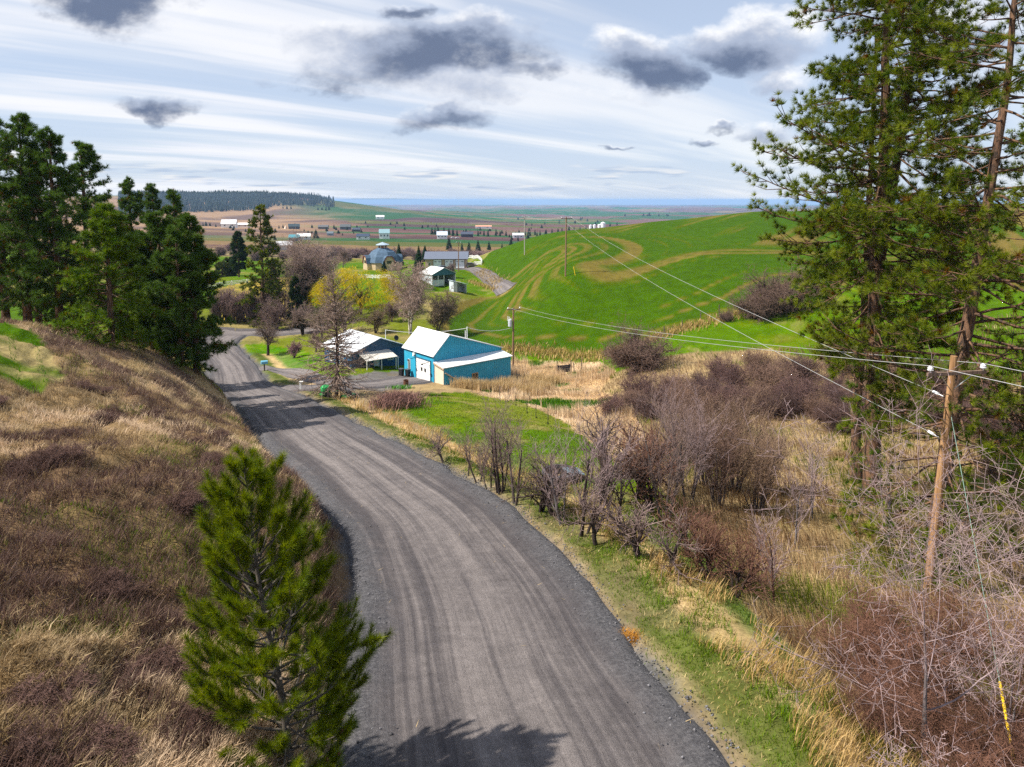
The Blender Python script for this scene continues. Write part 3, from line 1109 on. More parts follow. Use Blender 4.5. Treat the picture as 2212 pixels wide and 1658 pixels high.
# ------------------------------------------------------------------ leafless trees and shrubs
def grow(g, out, p, d, L, r, lvl, P):
    n = P['n'][lvl]
    ch = P['ch'][lvl] if lvl < P['depth'] else 0
    wig = P['wig'][lvl]; tr = P['trop'][lvl]
    az = g.random() * 6.28
    for i in range(n):
        d = Vector((d.x + g.gauss(0, wig), d.y + g.gauss(0, wig), d.z + g.gauss(0, wig) + tr)).normalized()
        q = p + d * (L / n)
        r2 = max(r * (1 - (P['tap'] if lvl else P.get('tap0', P['tap'])) / n), P['rmin'])
        out.append((lvl, p.x, p.y, p.z, q.x, q.y, q.z, r, r2))
        f = (i + 1) / n
        if ch and f >= P['first'][lvl]:
            m = ch if isinstance(ch, int) else (int(ch) + (g.random() < ch - int(ch)))
            for _ in range(m):
                az += 2.4 + g.uniform(-.5, .5)
                ang = R(g.uniform(*P['ang'][lvl]))
                a = d.orthogonal().normalized()
                a = Matrix.Rotation(az, 3, d) @ a
                cd = (d * math.cos(ang) + a * math.sin(ang)).normalized()
                cl = L * g.uniform(*P['len'][lvl]) * (1 - P.get('cone', [0, 0, 0, 0, 0])[lvl] * f)
                grow(g, out, q.lerp(p, g.random() * .8), cd, cl, max(r2 * P['rr'], P['rmin']), lvl + 1, P)
        p, r = q, r2
    return p


KIND = {
    'orchard': dict(depth=3, n=[4, 6, 5, 4, 3], ch=[2.1, 1.35, 1.25, 0, 0], first=[.45, .3, .2, .2, 0], wig=[.10, .17, .2, .22, .2], trop=[.02, .05, .07, .06, 0],
                    ang=[(30, 65), (25, 65), (25, 65), (25, 70), (0, 0)], len=[(.7, 1.0), (.45, .75), (.40, .65), (.3, .6), (0, 0)], tap=.45, rmin=.004, rr=.62),
    'upright': dict(depth=3, n=[7, 5, 4, 3], ch=[1.3, 1.3, 1.2, 0], first=[.25, .2, .2, 0], wig=[.05, .08, .12, .12], trop=[.05, .12, .10, .05],
                    ang=[(18, 42), (18, 45), (20, 50), (0, 0)], len=[(.35, .6), (.35, .6), (.3, .55), (0, 0)], tap=.75, rmin=.004, rr=.55),
    'brush': dict(depth=3, n=[5, 4, 4, 3], ch=[2.0, 1.7, 1.6, 0], first=[.2, .15, .15, 0], wig=[.14, .2, .22, .22], trop=[.0, .03, .03, 0],
                  ang=[(25, 70), (25, 75), (25, 80), (0, 0)], len=[(.4, .7), (.4, .7), (.35, .65), (0, 0)], tap=.7, rmin=.004, rr=.6),
    'spiky': dict(tap0=2.6, depth=4, n=[8, 7, 5, 4, 3], ch=[1.6, 1.25, 1.1, .6, 0], first=[.2, .15, .15, .2, 0], wig=[.05, .06, .08, .10, .08], trop=[.04, .02, .03, .03, .0],
                  ang=[(45, 80), (40, 70), (40, 75), (40, 80), (0, 0)], len=[(.42, .66), (.34, .58), (.3, .55), (.25, .5), (0, 0)], tap=.62, rmin=.0045, rr=.55),
    'larch': dict(tap0=3.0, depth=2, n=[34, 7, 3], ch=[7, 3.4, 0], first=[.14, .1, 0], wig=[.012, .09, .15], trop=[.0, .02, .02],
                  ang=[(78, 108), (25, 65), (0, 0)], len=[(.22, .36), (.14, .34), (0, 0)], cone=[.62, .3, 0, 0], tap=.85, rmin=.011, rr=.32),
    'birch': dict(depth=4, n=[9, 6, 5, 4, 3], ch=[2.0, 1.7, 1.5, 1.2, 0], first=[.25, .2, .2, .2, 0], wig=[.06, .12, .16, .18, .2], trop=[.05, .06, .02, -.05, -.08],
                  ang=[(22, 50), (25, 60), (25, 60), (25, 60), (0, 0)], len=[(.4, .62), (.36, .6), (.35, .6), (.3, .6), (0, 0)], tap=.75, rmin=.012, rr=.5),
    'round': dict(depth=4, n=[4, 5, 5, 4, 3], ch=[2.3, 1.7, 1.6, 1.3, 0], first=[.35, .25, .2, .2, 0], wig=[.06, .14, .18, .2, .2], trop=[.03, .05, .04, .02, 0],
                  ang=[(28, 62), (25, 60), (25, 65), (25, 70), (0, 0)], len=[(.62, .85), (.45, .7), (.40, .65), (.35, .6), (0, 0)], tap=.5, rmin=.010, rr=.58),
}


def bare_segs(kind, seed, H, r, stems=1, spread=.3, lean=(0, 0)):
    g = random.Random(seed)
    out = []
    bo = .12 if kind in ('brush', 'upright') else .025
    P = KIND[kind]
    for s in range(stems):
        a = 6.283 * (s + g.random() * .6) / max(stems, 1)
        sp = spread * g.uniform(.5, 1.2) if stems > 1 else 0
        d = Vector((math.cos(a) * sp + lean[0], math.sin(a) * sp + lean[1], 1)).normalized()
        b = Vector((math.cos(a) * bo * (stems > 1) * g.uniform(.3, 2.2), math.sin(a) * bo * (stems > 1) * g.uniform(.3, 2.2), -.15))
        grow(g, out, b, d, H * (P.get('stem', {'orchard': .42, 'round': .42, 'spiky': .8, 'upright': .85, 'brush': .62, 'larch': 1.0, 'birch': .72}[kind])) * g.uniform(.8, 1.1), r * (g.uniform(.6, 1.1) if stems > 1 else 1), 0, P)
    a = np.array(out)
    return a


def bare_meshes(name, kind, seed, H, r, trunk_c, twig_c, stems=1, spread=.3, lean=(0, 0), thick=1.0, split=1):
    a = bare_segs(kind, seed, H, r, stems, spread, lean)
    seg = a[:, 1:].copy()
    seg[:, 6:] *= thick
    res = []
    for m in (a[:, 0] < split, a[:, 0] >= split):
        s = seg[m]
        if not len(s):
            res.append(None); continue
        big = s[:, 6] > .03
        V = []; Q = []; n0 = 0; C = []
        for mm, n in ((big, 7), (~big, 3)):
            if mm.any():
                v, q = tube_arrays(s[mm], n, n0)
                t = np.clip((s[mm][:, 6] - .006 * thick) / (r * .5), 0, 1)[:, None]
                c = np.asarray(twig_c) * (1 - t) + np.asarray(trunk_c) * t
                hh = np.random.RandomState(seed).uniform(.75, 1.25, (len(s[mm]), 1))
                C.append(np.repeat(c * hh, 2 * n, 0))
                V.append(v); Q.append(q); n0 += len(v)
        res.append(mesh_np(name, np.concatenate(V), quads=np.concatenate(Q), mats=[m_plant()], colors=np.concatenate(C), smooth=True))
    return res


def place_bare(name, label, cat, meshes, loc, rz=0, sc=1.0, group=None, scz=None):
    rt = empty(name, loc, rz)
    rt.scale = (sc, sc, scz or sc)
    tag(rt, label, cat, group)
    for nm, me in zip(("trunk", "crown"), meshes):
        if me: link(nm, me, rt)
    return rt


GREY_T = (.09, .075, .07); GREY_W = (.19, .145, .135)
DARK_T = (.040, .032, .030); DARK_W = (.105, .080, .072)
RED_T = (.080, .048, .040); RED_W = (.170, .102, .080)
LILAC_T = (.13, .118, .12); LILAC_W = (.30, .235, .235)
TAN_W = (.27, .21, .16)


def build_right_pines():
    g0 = on(869, 37.0)
    rad1 = lambda h: 5.6 * (.55 + .9 * h) * (1 - h) ** .55 if h < .4 else 5.6 * .91 * ((1 - h) / .6) ** .6 * (.6 / 1) ** .0 * .75
    rad1 = lambda h: np.interp(h, [0, .12, .35, .6, .85, 1], [3.2, 5.2, 6.0, 4.6, 3.4, .8])
    pine("ponderosa_pine", "tall ponderosa pine whose orange-barked trunk forks high up, right of the wires", g0, 32, .25, rad1, .46, 3, "tall pines by the draw",
         limbs=126, subs=15, tufts=3, k=54, nl=.37, nw=.022, fork=(.43, 2.6, .8, .85), dead=22, up=.30, droop=.16, lean=(-.012, 0))
    g1 = on(855, 41.0)
    rad2 = lambda h: np.interp(h, [0, .3, .6, 1], [2.4, 3.6, 3.0, .6])
    pine("ponderosa_pine", "slimmer pine with one straight trunk close behind the forked pine", g1, 27, .28, rad2, .30, 8, "tall pines by the draw",
         limbs=60, subs=12, tufts=3, k=38, nl=.34, nw=.022, dead=18, up=.3, droop=.1)
    g2 = on(928, 31.0)
    rad3 = lambda h: np.interp(h, [0, .15, .5, .8, 1], [4.8, 6.0, 5.6, 4.4, .8])
    pine("ponderosa_pine", "thick leaning pine with heavy crooked limbs at the right edge", g2, 28, .07, rad3, .38, 14, "tall pines by the draw",
         limbs=140, subs=14, tufts=3, k=54, nl=.34, nw=.019, lean=(.105, .02), bend=.5, dead=12, up=.28, droop=.1)
    rad4 = lambda h: np.interp(h, [0, .3, .7, 1], [2.5, 3.4, 2.6, .5])
    pine("ponderosa_pine", "dark pine mostly beyond the right edge, behind the leaning pine", on(1022, 44), 25, .1, rad4, .35, 21, "tall pines by the draw",
         limbs=60, subs=10, tufts=4, k=20, nl=.28, nw=.03, up=.3)


def build_left_pines():
    # px, distance, top row, crown start, radius, seed, label
    rows = [(7, 62, 117, .20, 3.8, 31, "tall pine cut by the left edge of the view"),
            (28, 60, 114, .16, 3.9, 32, "tallest pine of the left grove, round-topped"),
            (62, 60, 131, .14, 3.8, 33, "pine with a dark bare lower trunk in the middle of the left grove"),
            (92, 66, 141, .10, 3.6, 34, "pointed pine on the right shoulder of the tall left pines"),
            (40, 72, 150, .08, 4.0, 43, "shaded pine filling the gap behind the tall left pines"),
            (113, 53, 205, .02, 3.7, 35, "light green bushy pine standing at the crest of the dry bank"),
            (139, 84, 178, .10, 3.2, 36, "thin-topped pine, left of three rising behind the roadside pines"),
            (158, 88, 183, .12, 3.0, 37, "thin-topped pine, middle of three rising behind the roadside pines"),
            (179, 86, 189, .12, 3.0, 38, "thin-topped pine, right of three rising behind the roadside pines"),
            (163, 61, 212, .10, 3.5, 39, "dense roadside pine next to the light green bushy pine"),
            (181, 58, 225, .10, 2.9, 40, "dense roadside pine in the middle of the roadside clump"),
            (197, 60, 214, .12, 3.2, 41, "dense roadside pine nearest the gravel road"),
            (140, 60, 235, .04, 3.3, 42, "low dark pine filling the roadside clump")]
    for px, Y, ty, cb, rd, sd_, lb in rows:
        p = on(px, Y)
        top = at(px, ty, Y).z
        H = top - p.z
        bushy = sd_ in (35,)
        f = (lambda h, rd=rd: np.interp(h, [0, .15, .4, .7, .9, 1], [rd * .85, rd * 1.0, rd * .82, rd * .52, rd * .26, rd * .05] if cb <= .12 and Y < 64 else [rd * .8, rd * .95, rd * .85, rd * .58, rd * .34, rd * .08]))
        pine("pine_tree", lb, p, H, cb, f, .16 + H * .011, sd_, "pines of the left grove", limbs=int(80 + H * 2.0), subs=12, tufts=4, k=18, nl=.40, nw=.042,
             ca=(.042, .082, .020) if not bushy else (.065, .125, .025), cbb=(.112, .165, .046) if not bushy else (.19, .25, .05), lr=(.50, 1.10), en=.20, up=.62, dead=4 if cb < .1 else 8)
    # lone pines further on
    def con(px, Y, ty, cb, rd, sd_, lb, **kw):
        p = on(px, Y)
        H = at(px, ty, Y).z - p.z
        f = (lambda h, rd=rd: np.interp(h, [0, .15, .4, .7, .9, 1], [rd * .75, rd, rd * .9, rd * .62, rd * .36, rd * .1]))
        pine("pine_tree", lb, p, H, cb, f, .15 + H * .01, sd_, kw.pop('group', None), limbs=kw.pop('limbs', 130), subs=9, tufts=3, k=18, nl=.55, nw=.11, up=.5, dead=0, **kw)
    con(264, 150, 205, .02, 5.0, 51, "tall narrow pine standing alone beyond the crossroad")
    con(239, 215, 232, .22, 2.7, 52, "bare-stemmed pine behind the white fence", ca=(.016, .04, .014), cbb=(.05, .08, .02))
    con(272, 158, 266, .04, 2.6, 53, "dark small pine tucked at the foot of the tall narrow pine", ca=(.02, .035, .014), cbb=(.05, .06, .02))
    con(297, 146, 277, .02, 1.5, 54, "slim dark conifer between the bare trees and the house", ca=(.016, .035, .014), cbb=(.04, .06, .02), limbs=60)
    con(306, 160, 274, .02, 1.6, 55, "small conifer in front of the white rail fence by the bare birches", ca=(.02, .04, .014), cbb=(.05, .075, .02), limbs=60)
    for i, (px, ty) in enumerate(((222, 262), (229, 258), (233, 263))):
        con(px, 222 + 4 * i, ty, .02, 2.3, 60 + i, ["olive young pine behind the fence, nearest the grove", "olive young pine behind the fence, middle one", "olive young pine behind the fence beside the bare-stemmed pine"][i],
            ca=(.04, .055, .02), cbb=(.10, .12, .035), limbs=50)


def build_sapling():
    """young pine in the foreground: whorls of long, upturned brushes"""
    g = np.random.RandomState(77)
    p = at(287, 748, 12.6); p.z = gz(p.x, p.y)
    rt = empty("young_pine", p)
    tag(rt, "young pine with long bright needles on the bank beside the road", "pine tree")
    H = at(240, 452, 12.9).z - p.z
    m = 16
    t = np.linspace(0, 1, m)
    lx = at(243, 452, 12.9).x - p.x
    P = np.stack([lx * t ** 1.3 + .05 * np.sin(t * 7), .2 * t + .03 * np.sin(t * 9), t * H - .2], 1)
    V, Q, _ = path_tube(P, .085 * (1 - .86 * t), 10)
    TV = [V]; TQ = [Q]; base = len(V)
    segs = []; C = []; A = []; cones = []
    wh = 16
    for w in range(wh):
        h = .02 + .96 * (w / (wh - 1)) ** .95
        nb = 9 if w < wh - 2 else 5
        Lb = np.interp(h, [0, .12, .35, .6, .8, .95, 1], [1.5, 1.85, 1.9, 1.55, 1.05, .58, .25])
        for b in range(nb):
            az = g.rand() * .5 + b * 2 * math.pi / nb + w * .9
            L = Lb * g.uniform(.66, 1.08)
            hh = min(.99, h + g.normal() * .022)
            fi = hh * (m - 1); i0 = int(fi)
            q = P[i0] + (P[min(i0 + 1, m - 1)] - P[i0]) * (fi - i0)
            el = .12 + .75 * h ** 2 + g.normal() * .12
            d = np.array([math.cos(az) * math.cos(el), math.sin(az) * math.cos(el), math.sin(el)])
            ns = 7
            pts = [q]
            for s in range(ns):
                d = d + np.array([0, 0, .085]) + g.normal(size=3) * .06
                d /= np.linalg.norm(d)
                pts.append(pts[-1] + d * L / ns)
            r = .010 + .010 * L
            for s in range(ns):
                segs.append((*pts[s], *pts[s + 1], r * (1 - .75 * s / ns), r * (1 - .75 * (s + 1) / ns)))

            def brush(pts_, f0, step=.032):
                pts_ = np.array(pts_)
                sl = np.linalg.norm(np.diff(pts_, axis=0), axis=1)
                cu = np.concatenate([[0], np.cumsum(sl)])
                for a_ in np.arange(cu[-1] * f0, cu[-1], step):
                    k_ = min(np.searchsorted(cu, a_, 'right') - 1, len(sl) - 1)
                    dd = (pts_[k_ + 1] - pts_[k_]) / sl[k_]
                    C.append(pts_[k_] + dd * (a_ - cu[k_])); A.append(dd)
            brush(pts, max(.58, 1 - .42 / L))
            for _ in range(int(1.5 + 4.2 * L)):
                f = g.uniform(.35, .9)
                a_ = f * ns; a0 = int(a_)
                b0 = pts[a0] + (pts[a0 + 1] - pts[a0]) * (a_ - a0)
                ld = (pts[a0 + 1] - pts[a0]); ld /= np.linalg.norm(ld)
                sv_ = np.cross(ld, (0, 0, 1.)) * (1 if g.rand() < .5 else -1)
                sd_ = ld * .8 + sv_ * g.uniform(.4, .9) + np.array([0, 0, .25]); sd_ /= np.linalg.norm(sd_)
                l2 = L * g.uniform(.2, .38)
                e0 = b0 + sd_ * l2 * .5
                e1 = e0 + (sd_ + np.array([0, 0, .4])) * l2 * .45
                segs.append((*b0, *e0, r * .45, r * .35)); segs.append((*e0, *e1, r * .35, r * .2))
                brush([b0, e0, e1], max(.3, 1 - .38 / l2))
                if g.rand() < .12: cones.append(e1)
            if g.rand() < .2: cones.append(pts[-2])
    for a_ in np.arange(.80, 1.0, .008):
        fi = a_ * (m - 1); i0 = min(int(fi), m - 2)
        C.append(P[i0] + (P[i0 + 1] - P[i0]) * (fi - i0)); A.append(np.array([0, 0, 1.]))
    V, Q = tube_arrays(segs, 5, base)
    TV.append(V); TQ.append(Q)
    me = mesh_np("trunk", np.concatenate(TV), quads=np.concatenate(TQ), mats=[plain("young_pine_bark", (.10, .085, .07), .9, scale=8, var=.4)], smooth=True)
    link("trunk", me, rt)
    C = np.array(C); A = np.array(A)
    V, T_, c = needles(g, C, A, 20, .20, .0068, (.045, .090, .012), (.25, .28, .05), .9)
    link("crown", mesh_np("crown", V, tris=T_, mats=[m_leaf()], colors=c), rt)
    for q in cones[:22]:
        bm = bm_new()
        lathe(bm, [(0, -.045), (.026, -.02), (.028, .01), (.015, .04), (0, .05)], 8, loc=q)
        obj_bm("cone", bm, plain("cone_brown", (.075, .032, .018), .8, scale=30, var=.4), rt)


# ------------------------------------------------------------------ blades of grass and stems
def blades(g, P, length, width, lean, leandir, ca, cb, stiff=.5, chaos=.6):
    n = len(P)
    L = np.broadcast_to(length, (n,)) * g.uniform(.6, 1.15, n)
    az = leandir + g.normal(size=n) * chaos
    ln = np.clip(lean + g.normal(size=n) * .22, 0, np.maximum(1.45, lean))
    h = np.stack([np.cos(az), np.sin(az), np.zeros(n)], 1)
    d1 = h * np.sin(ln * stiff)[:, None] + np.array([0, 0, 1.]) * np.cos(ln * stiff)[:, None]
    d2 = h * np.sin(ln)[:, None] + np.array([0, 0, 1.]) * np.cos(ln)[:, None]
    mid = P + d1 * (L * .5)[:, None]
    tip = mid + d2 * (L * .55)[:, None]
    s = np.stack([-np.sin(az + g.normal(size=n) * .8), np.cos(az + g.normal(size=n) * .8), np.zeros(n)], 1)
    w = np.broadcast_to(width, (n,))[:, None] * .5
    V = np.stack([P + s * w, P - s * w, mid - s * w * .8, mid + s * w * .8, tip], 1).reshape(-1, 3)
    b = np.arange(n) * 5
    Q = np.stack([b, b + 1, b + 2, b + 3], 1)
    T_ = np.stack([b + 3, b + 2, b + 4], 1)
    t = g.rand(n)[:, None]
    c = np.asarray(ca) * (1 - t) + np.asarray(cb) * t
    c = c * g.uniform(.8, 1.2, (n, 1))
    return V, Q, T_, np.repeat(c, 5, 0)


def stuff(name, label, packs):
    V = []; Q = []; T_ = []; C = []; n = 0
    for v, q, t, c in packs:
        V.append(v); Q.append(q + n); T_.append(t + n); C.append(c); n += len(v)
    me = mesh_np(name, np.concatenate(V), quads=np.concatenate(Q), tris=np.concatenate(T_), mats=[m_leaf()], colors=np.concatenate(C))
    o = link(name, me)
    tag(o, label, kind='stuff')
    return o


def scatter(g, n, s0, s1, y0, y1):
    """points thinning out with distance"""
    Y = np.exp(g.uniform(np.log(y0 + 6), np.log(y1 + 6), n)) - 6
    X = g.uniform(s0, s1, n) * (Y * 1.06 + 2.0)
    return X, Y


def lift(X, Y):
    return np.stack([X, Y, height(X, Y) - .02], 1)


def build_grass():
    g = np.random.RandomState(4)
    # --- dry bank on the left
    X, Y = scatter(g, 430000, -.95, -.02, 7.5, 62)
    d, rz, side, _ = road_near(X, Y)
    keep = (side < 0) & (d > HW + .15 + .9 * vnoise(X * .7, Y * .7)) & ~inpoly(X, Y, LEFTCROP)
    X, Y, d = X[keep], Y[keep], d[keep]
    br = fbm(X * .5 + 31, Y * .5, 4) * .75 + .35 * fbm(X * .12, Y * .12, 4)
    gr = fbm(X * .3 + 71, Y * .3, 3)
    clump = fbm(X * 2.1, Y * 2.1, 2)
    P = lift(X, Y)
    flow = 6.3 * fbm(X * .16 + 3, Y * .16 + 7, 2) - 2.6
    w = .0052 + .00048 * Y
    L = .20 + .42 * clump ** 1.5
    isg = (gr > .60) & (g.rand(len(X)) < .45)
    isb = (br > .56) & (g.rand(len(X)) < .80) & ~isg
    iss = ~(isg | isb)
    pk = []
    k = np.where(iss)[0]
    # straw comes in several hues in patches
    hue = fbm(X[k] * .22 + 12, Y[k] * .22, 3)
    # most of it grows in tussocks: blades fan out from shared centres and fall downhill
    tus = g.rand(len(X)) < .70
    cen = g.permutation(len(X))[:len(X) // 20]
    own = cen[g.randint(0, len(cen), len(X))]
    off = g.normal(size=(len(X), 2)) * (.09 + .0018 * Y[own])[:, None]
    Xn = np.where(tus, X[own] + off[:, 0], X); Yn = np.where(tus, Y[own] + off[:, 1], Y)
    P = lift(Xn, Yn)
    fan = np.arctan2(off[:, 1] - .03, off[:, 0] + .05)
    flow = np.where(tus, fan, flow)
    br = br + bankdark(X, Y); br = np.where(tus, br[own], br); gr = np.where(tus, gr[own], gr)
    L = np.where(tus, (.16 + .30 * g.rand(len(X))[own]), L)
    hshift = np.where(tus, (g.rand(len(X))[own] - .5) * .16, 0)
    isg = (gr > .60) & (g.rand(len(X)) < .45)
    isb = (br > .52) & (g.rand(len(X))[own] < .84) & ~isg
    iss = ~(isg | isb)
    k = np.where(iss)[0]
    hue = fbm(Xn[k] * .22 + 12, Yn[k] * .22, 3) + hshift[k]
    for lo, hi, ca, cb in ((0, .44, (.20, .145, .088), (.36, .275, .175)), (.44, .56, (.30, .225, .14), (.52, .42, .285)), (.56, 2, (.46, .35, .25), (.72, .58, .44))):
        kk = k[(hue >= lo) & (hue < hi)]
        pk.append(blades(g, P[kk], L[kk], w[kk], 1.02, flow[kk], ca, cb, .42, .55))
    k = np.where(isb)[0]
    pk.append(blades(g, P[k], L[k] * 1.35, w[k] * .8, .75, flow[k], (.060, .038, .032), (.185, .125, .105), .6, 1.3))
    k = np.where(isg)[0]
    pk.append(blades(g, P[k], L[k] * .6, w[k], .6, flow[k], (.07, .12, .02), (.20, .24, .06), .6))
    stuff("dry_grass", "matted straw-coloured and brown grass covering the left bank", pk)
    # --- crop rows on the left
    X = g.uniform(-48, -24, 26000); Y = g.uniform(28, 58, 26000)
    row = np.round((X * .8 + Y * .6) * .83) / .83
    k = inpoly(X, Y, LEFTCROP) & (np.abs((X * .8 + Y * .6) - row) < .16)
    X, Y = X[k], Y[k]
    stuff("young_crop", "rows of young green crop beyond the dry bank", [blades(g, lift(X, Y), .22, .03, .5, g.uniform(0, 6.3, len(X)), (.06, .17, .012), (.13, .26, .03))])
    # --- green and straw verge on the right
    X, Y = scatter(g, 150000, -.62, .75, 8, 80)
    d, rz, side, _ = road_near(X, Y)
    e = d - HW
    nz = fbm(X * .5 + 31, Y * .5, 3)
    k = (side > 0) & (e > .25 + (nz - .5) * 1.4) & (e < 3.0 + (nz - .5) * 1.5)
    x, y, ee, n_ = X[k], Y[k], e[k], nz[k]
    w = .007 + .0006 * y
    pat = fbm(x * 1.1 + 5, y * 1.1, 3)
    thin = (ee > .9) | (g.rand(len(x)) < .45)
    gk = (pat < .56) & thin & (fbm(x * 1.7 + 8, y * 1.7, 2) > .2)
    pk = [blades(g, lift(x[gk], y[gk]), .13 + .16 * (ee[gk] > 1.5), w[gk], .7, g.uniform(0, 6.3, gk.sum()), (.055, .115, .012), (.15, .205, .035))]
    sk = (pat >= .56) & thin
    pk.append(blades(g, lift(x[sk], y[sk]), .16, w[sk], 1.0, g.uniform(0, 6.3, sk.sum()), (.22, .19, .07), (.42, .34, .18)))
    # thicker close to the camera
    n = 90000
    si = g.randint(0, len(ROADL), n); si = si[(ROADL[si, 1] > 9) & (ROADL[si, 1] < 48)]
    tt = np.gradient(ROADL[:, :2], axis=0); tt /= np.linalg.norm(tt, axis=1)[:, None]
    ee = g.uniform(.25, 3.0, len(si)) ** .9
    x = ROADL[si, 0] + tt[si, 1] * (HW + ee) + g.uniform(-.4, .4, len(si)); y = ROADL[si, 1] - tt[si, 0] * (HW + ee) + g.uniform(-.4, .4, len(si))
    pt = fbm(x * 1.1 + 5, y * 1.1, 3) + .35 * (fbm(x * 3.1, y * 3.1, 2) - .5)
    ok = g.rand(len(x)) < np.clip((ee - .1) / .9, .15, 1)
    a_ = ok & (pt < .52); b_ = ok & (pt >= .52) & (pt < .62)
    pk.append(blades(g, lift(x[a_], y[a_]), .12 + .14 * (ee[a_] > 1.6), .008 + .0005 * y[a_], .75, g.uniform(0, 6.3, a_.sum()), (.045, .095, .012), (.145, .190, .035)))
    pk.append(blades(g, lift(x[b_], y[b_]), .17, .007 + .0005 * y[b_], 1.1, g.uniform(0, 6.3, b_.sum()), (.22, .18, .08), (.46, .38, .22)))
    stuff("verge_grass", "short green grass along the right edge of the gravel road", pk)
    k = (side > 0) & (e > 1.9 + (nz - .5) * 1.2) & (e < 4.4 + (nz - .5) * 2.2)
    x, y, ee = X[k], Y[k], e[k]
    cl = fbm(x * .9, y * .9, 2)
    kk = cl > .40
    x, y, cl = x[kk], y[kk], cl[kk]
    stuff("straw_grass", "tall pale straw between the green verge and the bare trees", [blades(g, lift(x, y), .35 + .5 * cl, .0075 + .0006 * y, .6, -.6 + g.normal(size=len(x)) * .5, (.40, .28, .13), (.66, .50, .30), .5)])
    # --- rough grass in the draw on the right
    X, Y = scatter(g, 150000, -.05, .95, 7, 90)
    d, rz, side, _ = road_near(X, Y)
    e = d - HW
    k = (side > 0) & (e > 3.4) & ~inpoly(X, Y, FIELDP)
    mead = inpoly(X, Y, MEADOW)
    reed = inpoly(X, Y, REEDS)
    dr = k & ~mead & ~reed
    x, y = X[dr], Y[dr]
    hue = fbm(x * .25 + 4, y * .25, 3)
    pk = []
    for lo, hi, ca, cb in ((0, .46, (.15, .10, .062), (.32, .22, .135)), (.46, .60, (.29, .215, .125), (.52, .41, .26)), (.60, 2, (.08, .11, .02), (.24, .24, .07))):
        m = (hue >= lo) & (hue < hi)
        pk.append(blades(g, lift(x[m], y[m]), .5 + .35 * fbm(x[m], y[m], 2), .009 + .0006 * y[m], .65, 6.3 * fbm(x[m] * .1, y[m] * .1, 2), ca, cb, .5))
    stuff("rough_grass", "tangled brown and straw grass on the floor of the draw", pk)
    X, Y = scatter(g, 120000, -.32, .5, 20, 100)
    k = inpoly(X, Y, MEADOW)
    x, y = X[k], Y[k]
    f2 = fbm(x * .5 + 31, y * .5, 4)
    pk = [blades(g, lift(x[f2 < .55], y[f2 < .55]), .13, .012 + .0007 * y[f2 < .55], .8, g.uniform(0, 6.3, (f2 < .55).sum()), (.055, .095, .018), (.145, .175, .045)),
          blades(g, lift(x[f2 >= .55], y[f2 >= .55]), .14, .012 + .0007 * y[f2 >= .55], .9, g.uniform(0, 6.3, (f2 >= .55).sum()), (.13, .13, .03), (.30, .25, .10))]
    stuff("meadow_grass", "mown green meadow grass beside the road", pk)
    # --- reeds by the creek, pale, with green where the water runs
    X = g.uniform(-14, 40, 210000); Y = g.uniform(46, 118, 210000)
    k = inpoly(X, Y, REEDS)
    X, Y = X[k], Y[k]
    wet = wetness(X, Y)
    m = wet < .60
    n_ = fbm(X * .6, Y * .6, 3)
    tall = np.where(n_ > .60, 1.15, .45)
    pk = [blades(g, lift(X[m], Y[m]), tall[m], .055, np.where(n_[m] > .60, .25, 1.32), 6.3 * fbm(X[m] * .2, Y[m] * .2, 2), (.56, .43, .29), (.86, .71, .54), .6),
          blades(g, lift(X[~m], Y[~m]), .35, .06, .5, g.uniform(0, 6.3, (~m).sum()), (.04, .13, .014), (.10, .21, .02), .6)]
    # brown clumps of standing cattail near the barn
    cx = []
    for px, py in ((465, 388), (472, 389), (480, 390), (489, 390), (498, 391), (508, 386), (514, 392), (528, 386), (541, 391), (552, 384), (535, 382), (530, 395)):
        p = hit(px, py)
        a = g.normal(size=(520, 2)) * (.75, .6)
        cx.append(np.stack([p.x + a[:, 0], p.y + a[:, 1]], 1))
    cx = np.concatenate(cx)
    pk.append(blades(g, lift(cx[:, 0], cx[:, 1]), 1.35, .05, .35, g.uniform(0, 6.3, len(cx)), (.44, .33, .19), (.72, .57, .37), .3))
    stuff("reeds", "pale dry reeds with green wet patches along the creek", pk)
    # rank dry grass along the lane and field edges further off
    pts = []
    for (ax, ay), (bx, by), n, sg in (((470, 281), (496, 290), 500, 1.0), ((480, 271), (500, 283), 700, 1.5), ((500, 349), (630, 349), 1600, 1.6), ((640, 345), (700, 325), 900, 1.2), ((700, 325), (790, 300), 900, 1.0)):
        a = hit(ax, ay); b = hit(bx, by)
        t = g.rand(n)[:, None]
        q = np.array([[a.x, a.y]]) * (1 - t) + np.array([[b.x, b.y]]) * t + g.normal(size=(n, 2)) * sg
        pts.append(q)
    q = np.concatenate(pts)
    stuff("field_edge_grass", "unmown dry grass along the edge of the green field and the lane", [blades(g, lift(q[:, 0], q[:, 1]), .8, .12, .6, g.uniform(0, 6.3, len(q)), (.28, .20, .09), (.55, .42, .22))])
    # straws lying on the gravel
    s = g.choice(len(ROADL), 420)
    o_ = g.uniform(-3.6, 3.9, 420); o_ = np.where(g.rand(420) < .75, np.sign(o_) * g.uniform(2.6, 3.9, 420), o_)
    t_ = np.gradient(ROADL[:, :2], axis=0); t_ /= np.linalg.norm(t_, axis=1)[:, None]
    q = ROADL[s][:, :2] + np.stack([t_[s, 1], -t_[s, 0]], 1) * o_[:, None]
    Pz = np.stack([q[:, 0], q[:, 1], ROADL[s][:, 2] + .06], 1)
    stuff("loose_straw", "single straws blown onto the gravel road", [blades(g, Pz, .22, .012, 1.5, g.uniform(0, 6.3, 420), (.40, .30, .16), (.6, .48, .3), 1.0)])
    n = 5200
    s = g.choice(len(ROADL) // 2, n)
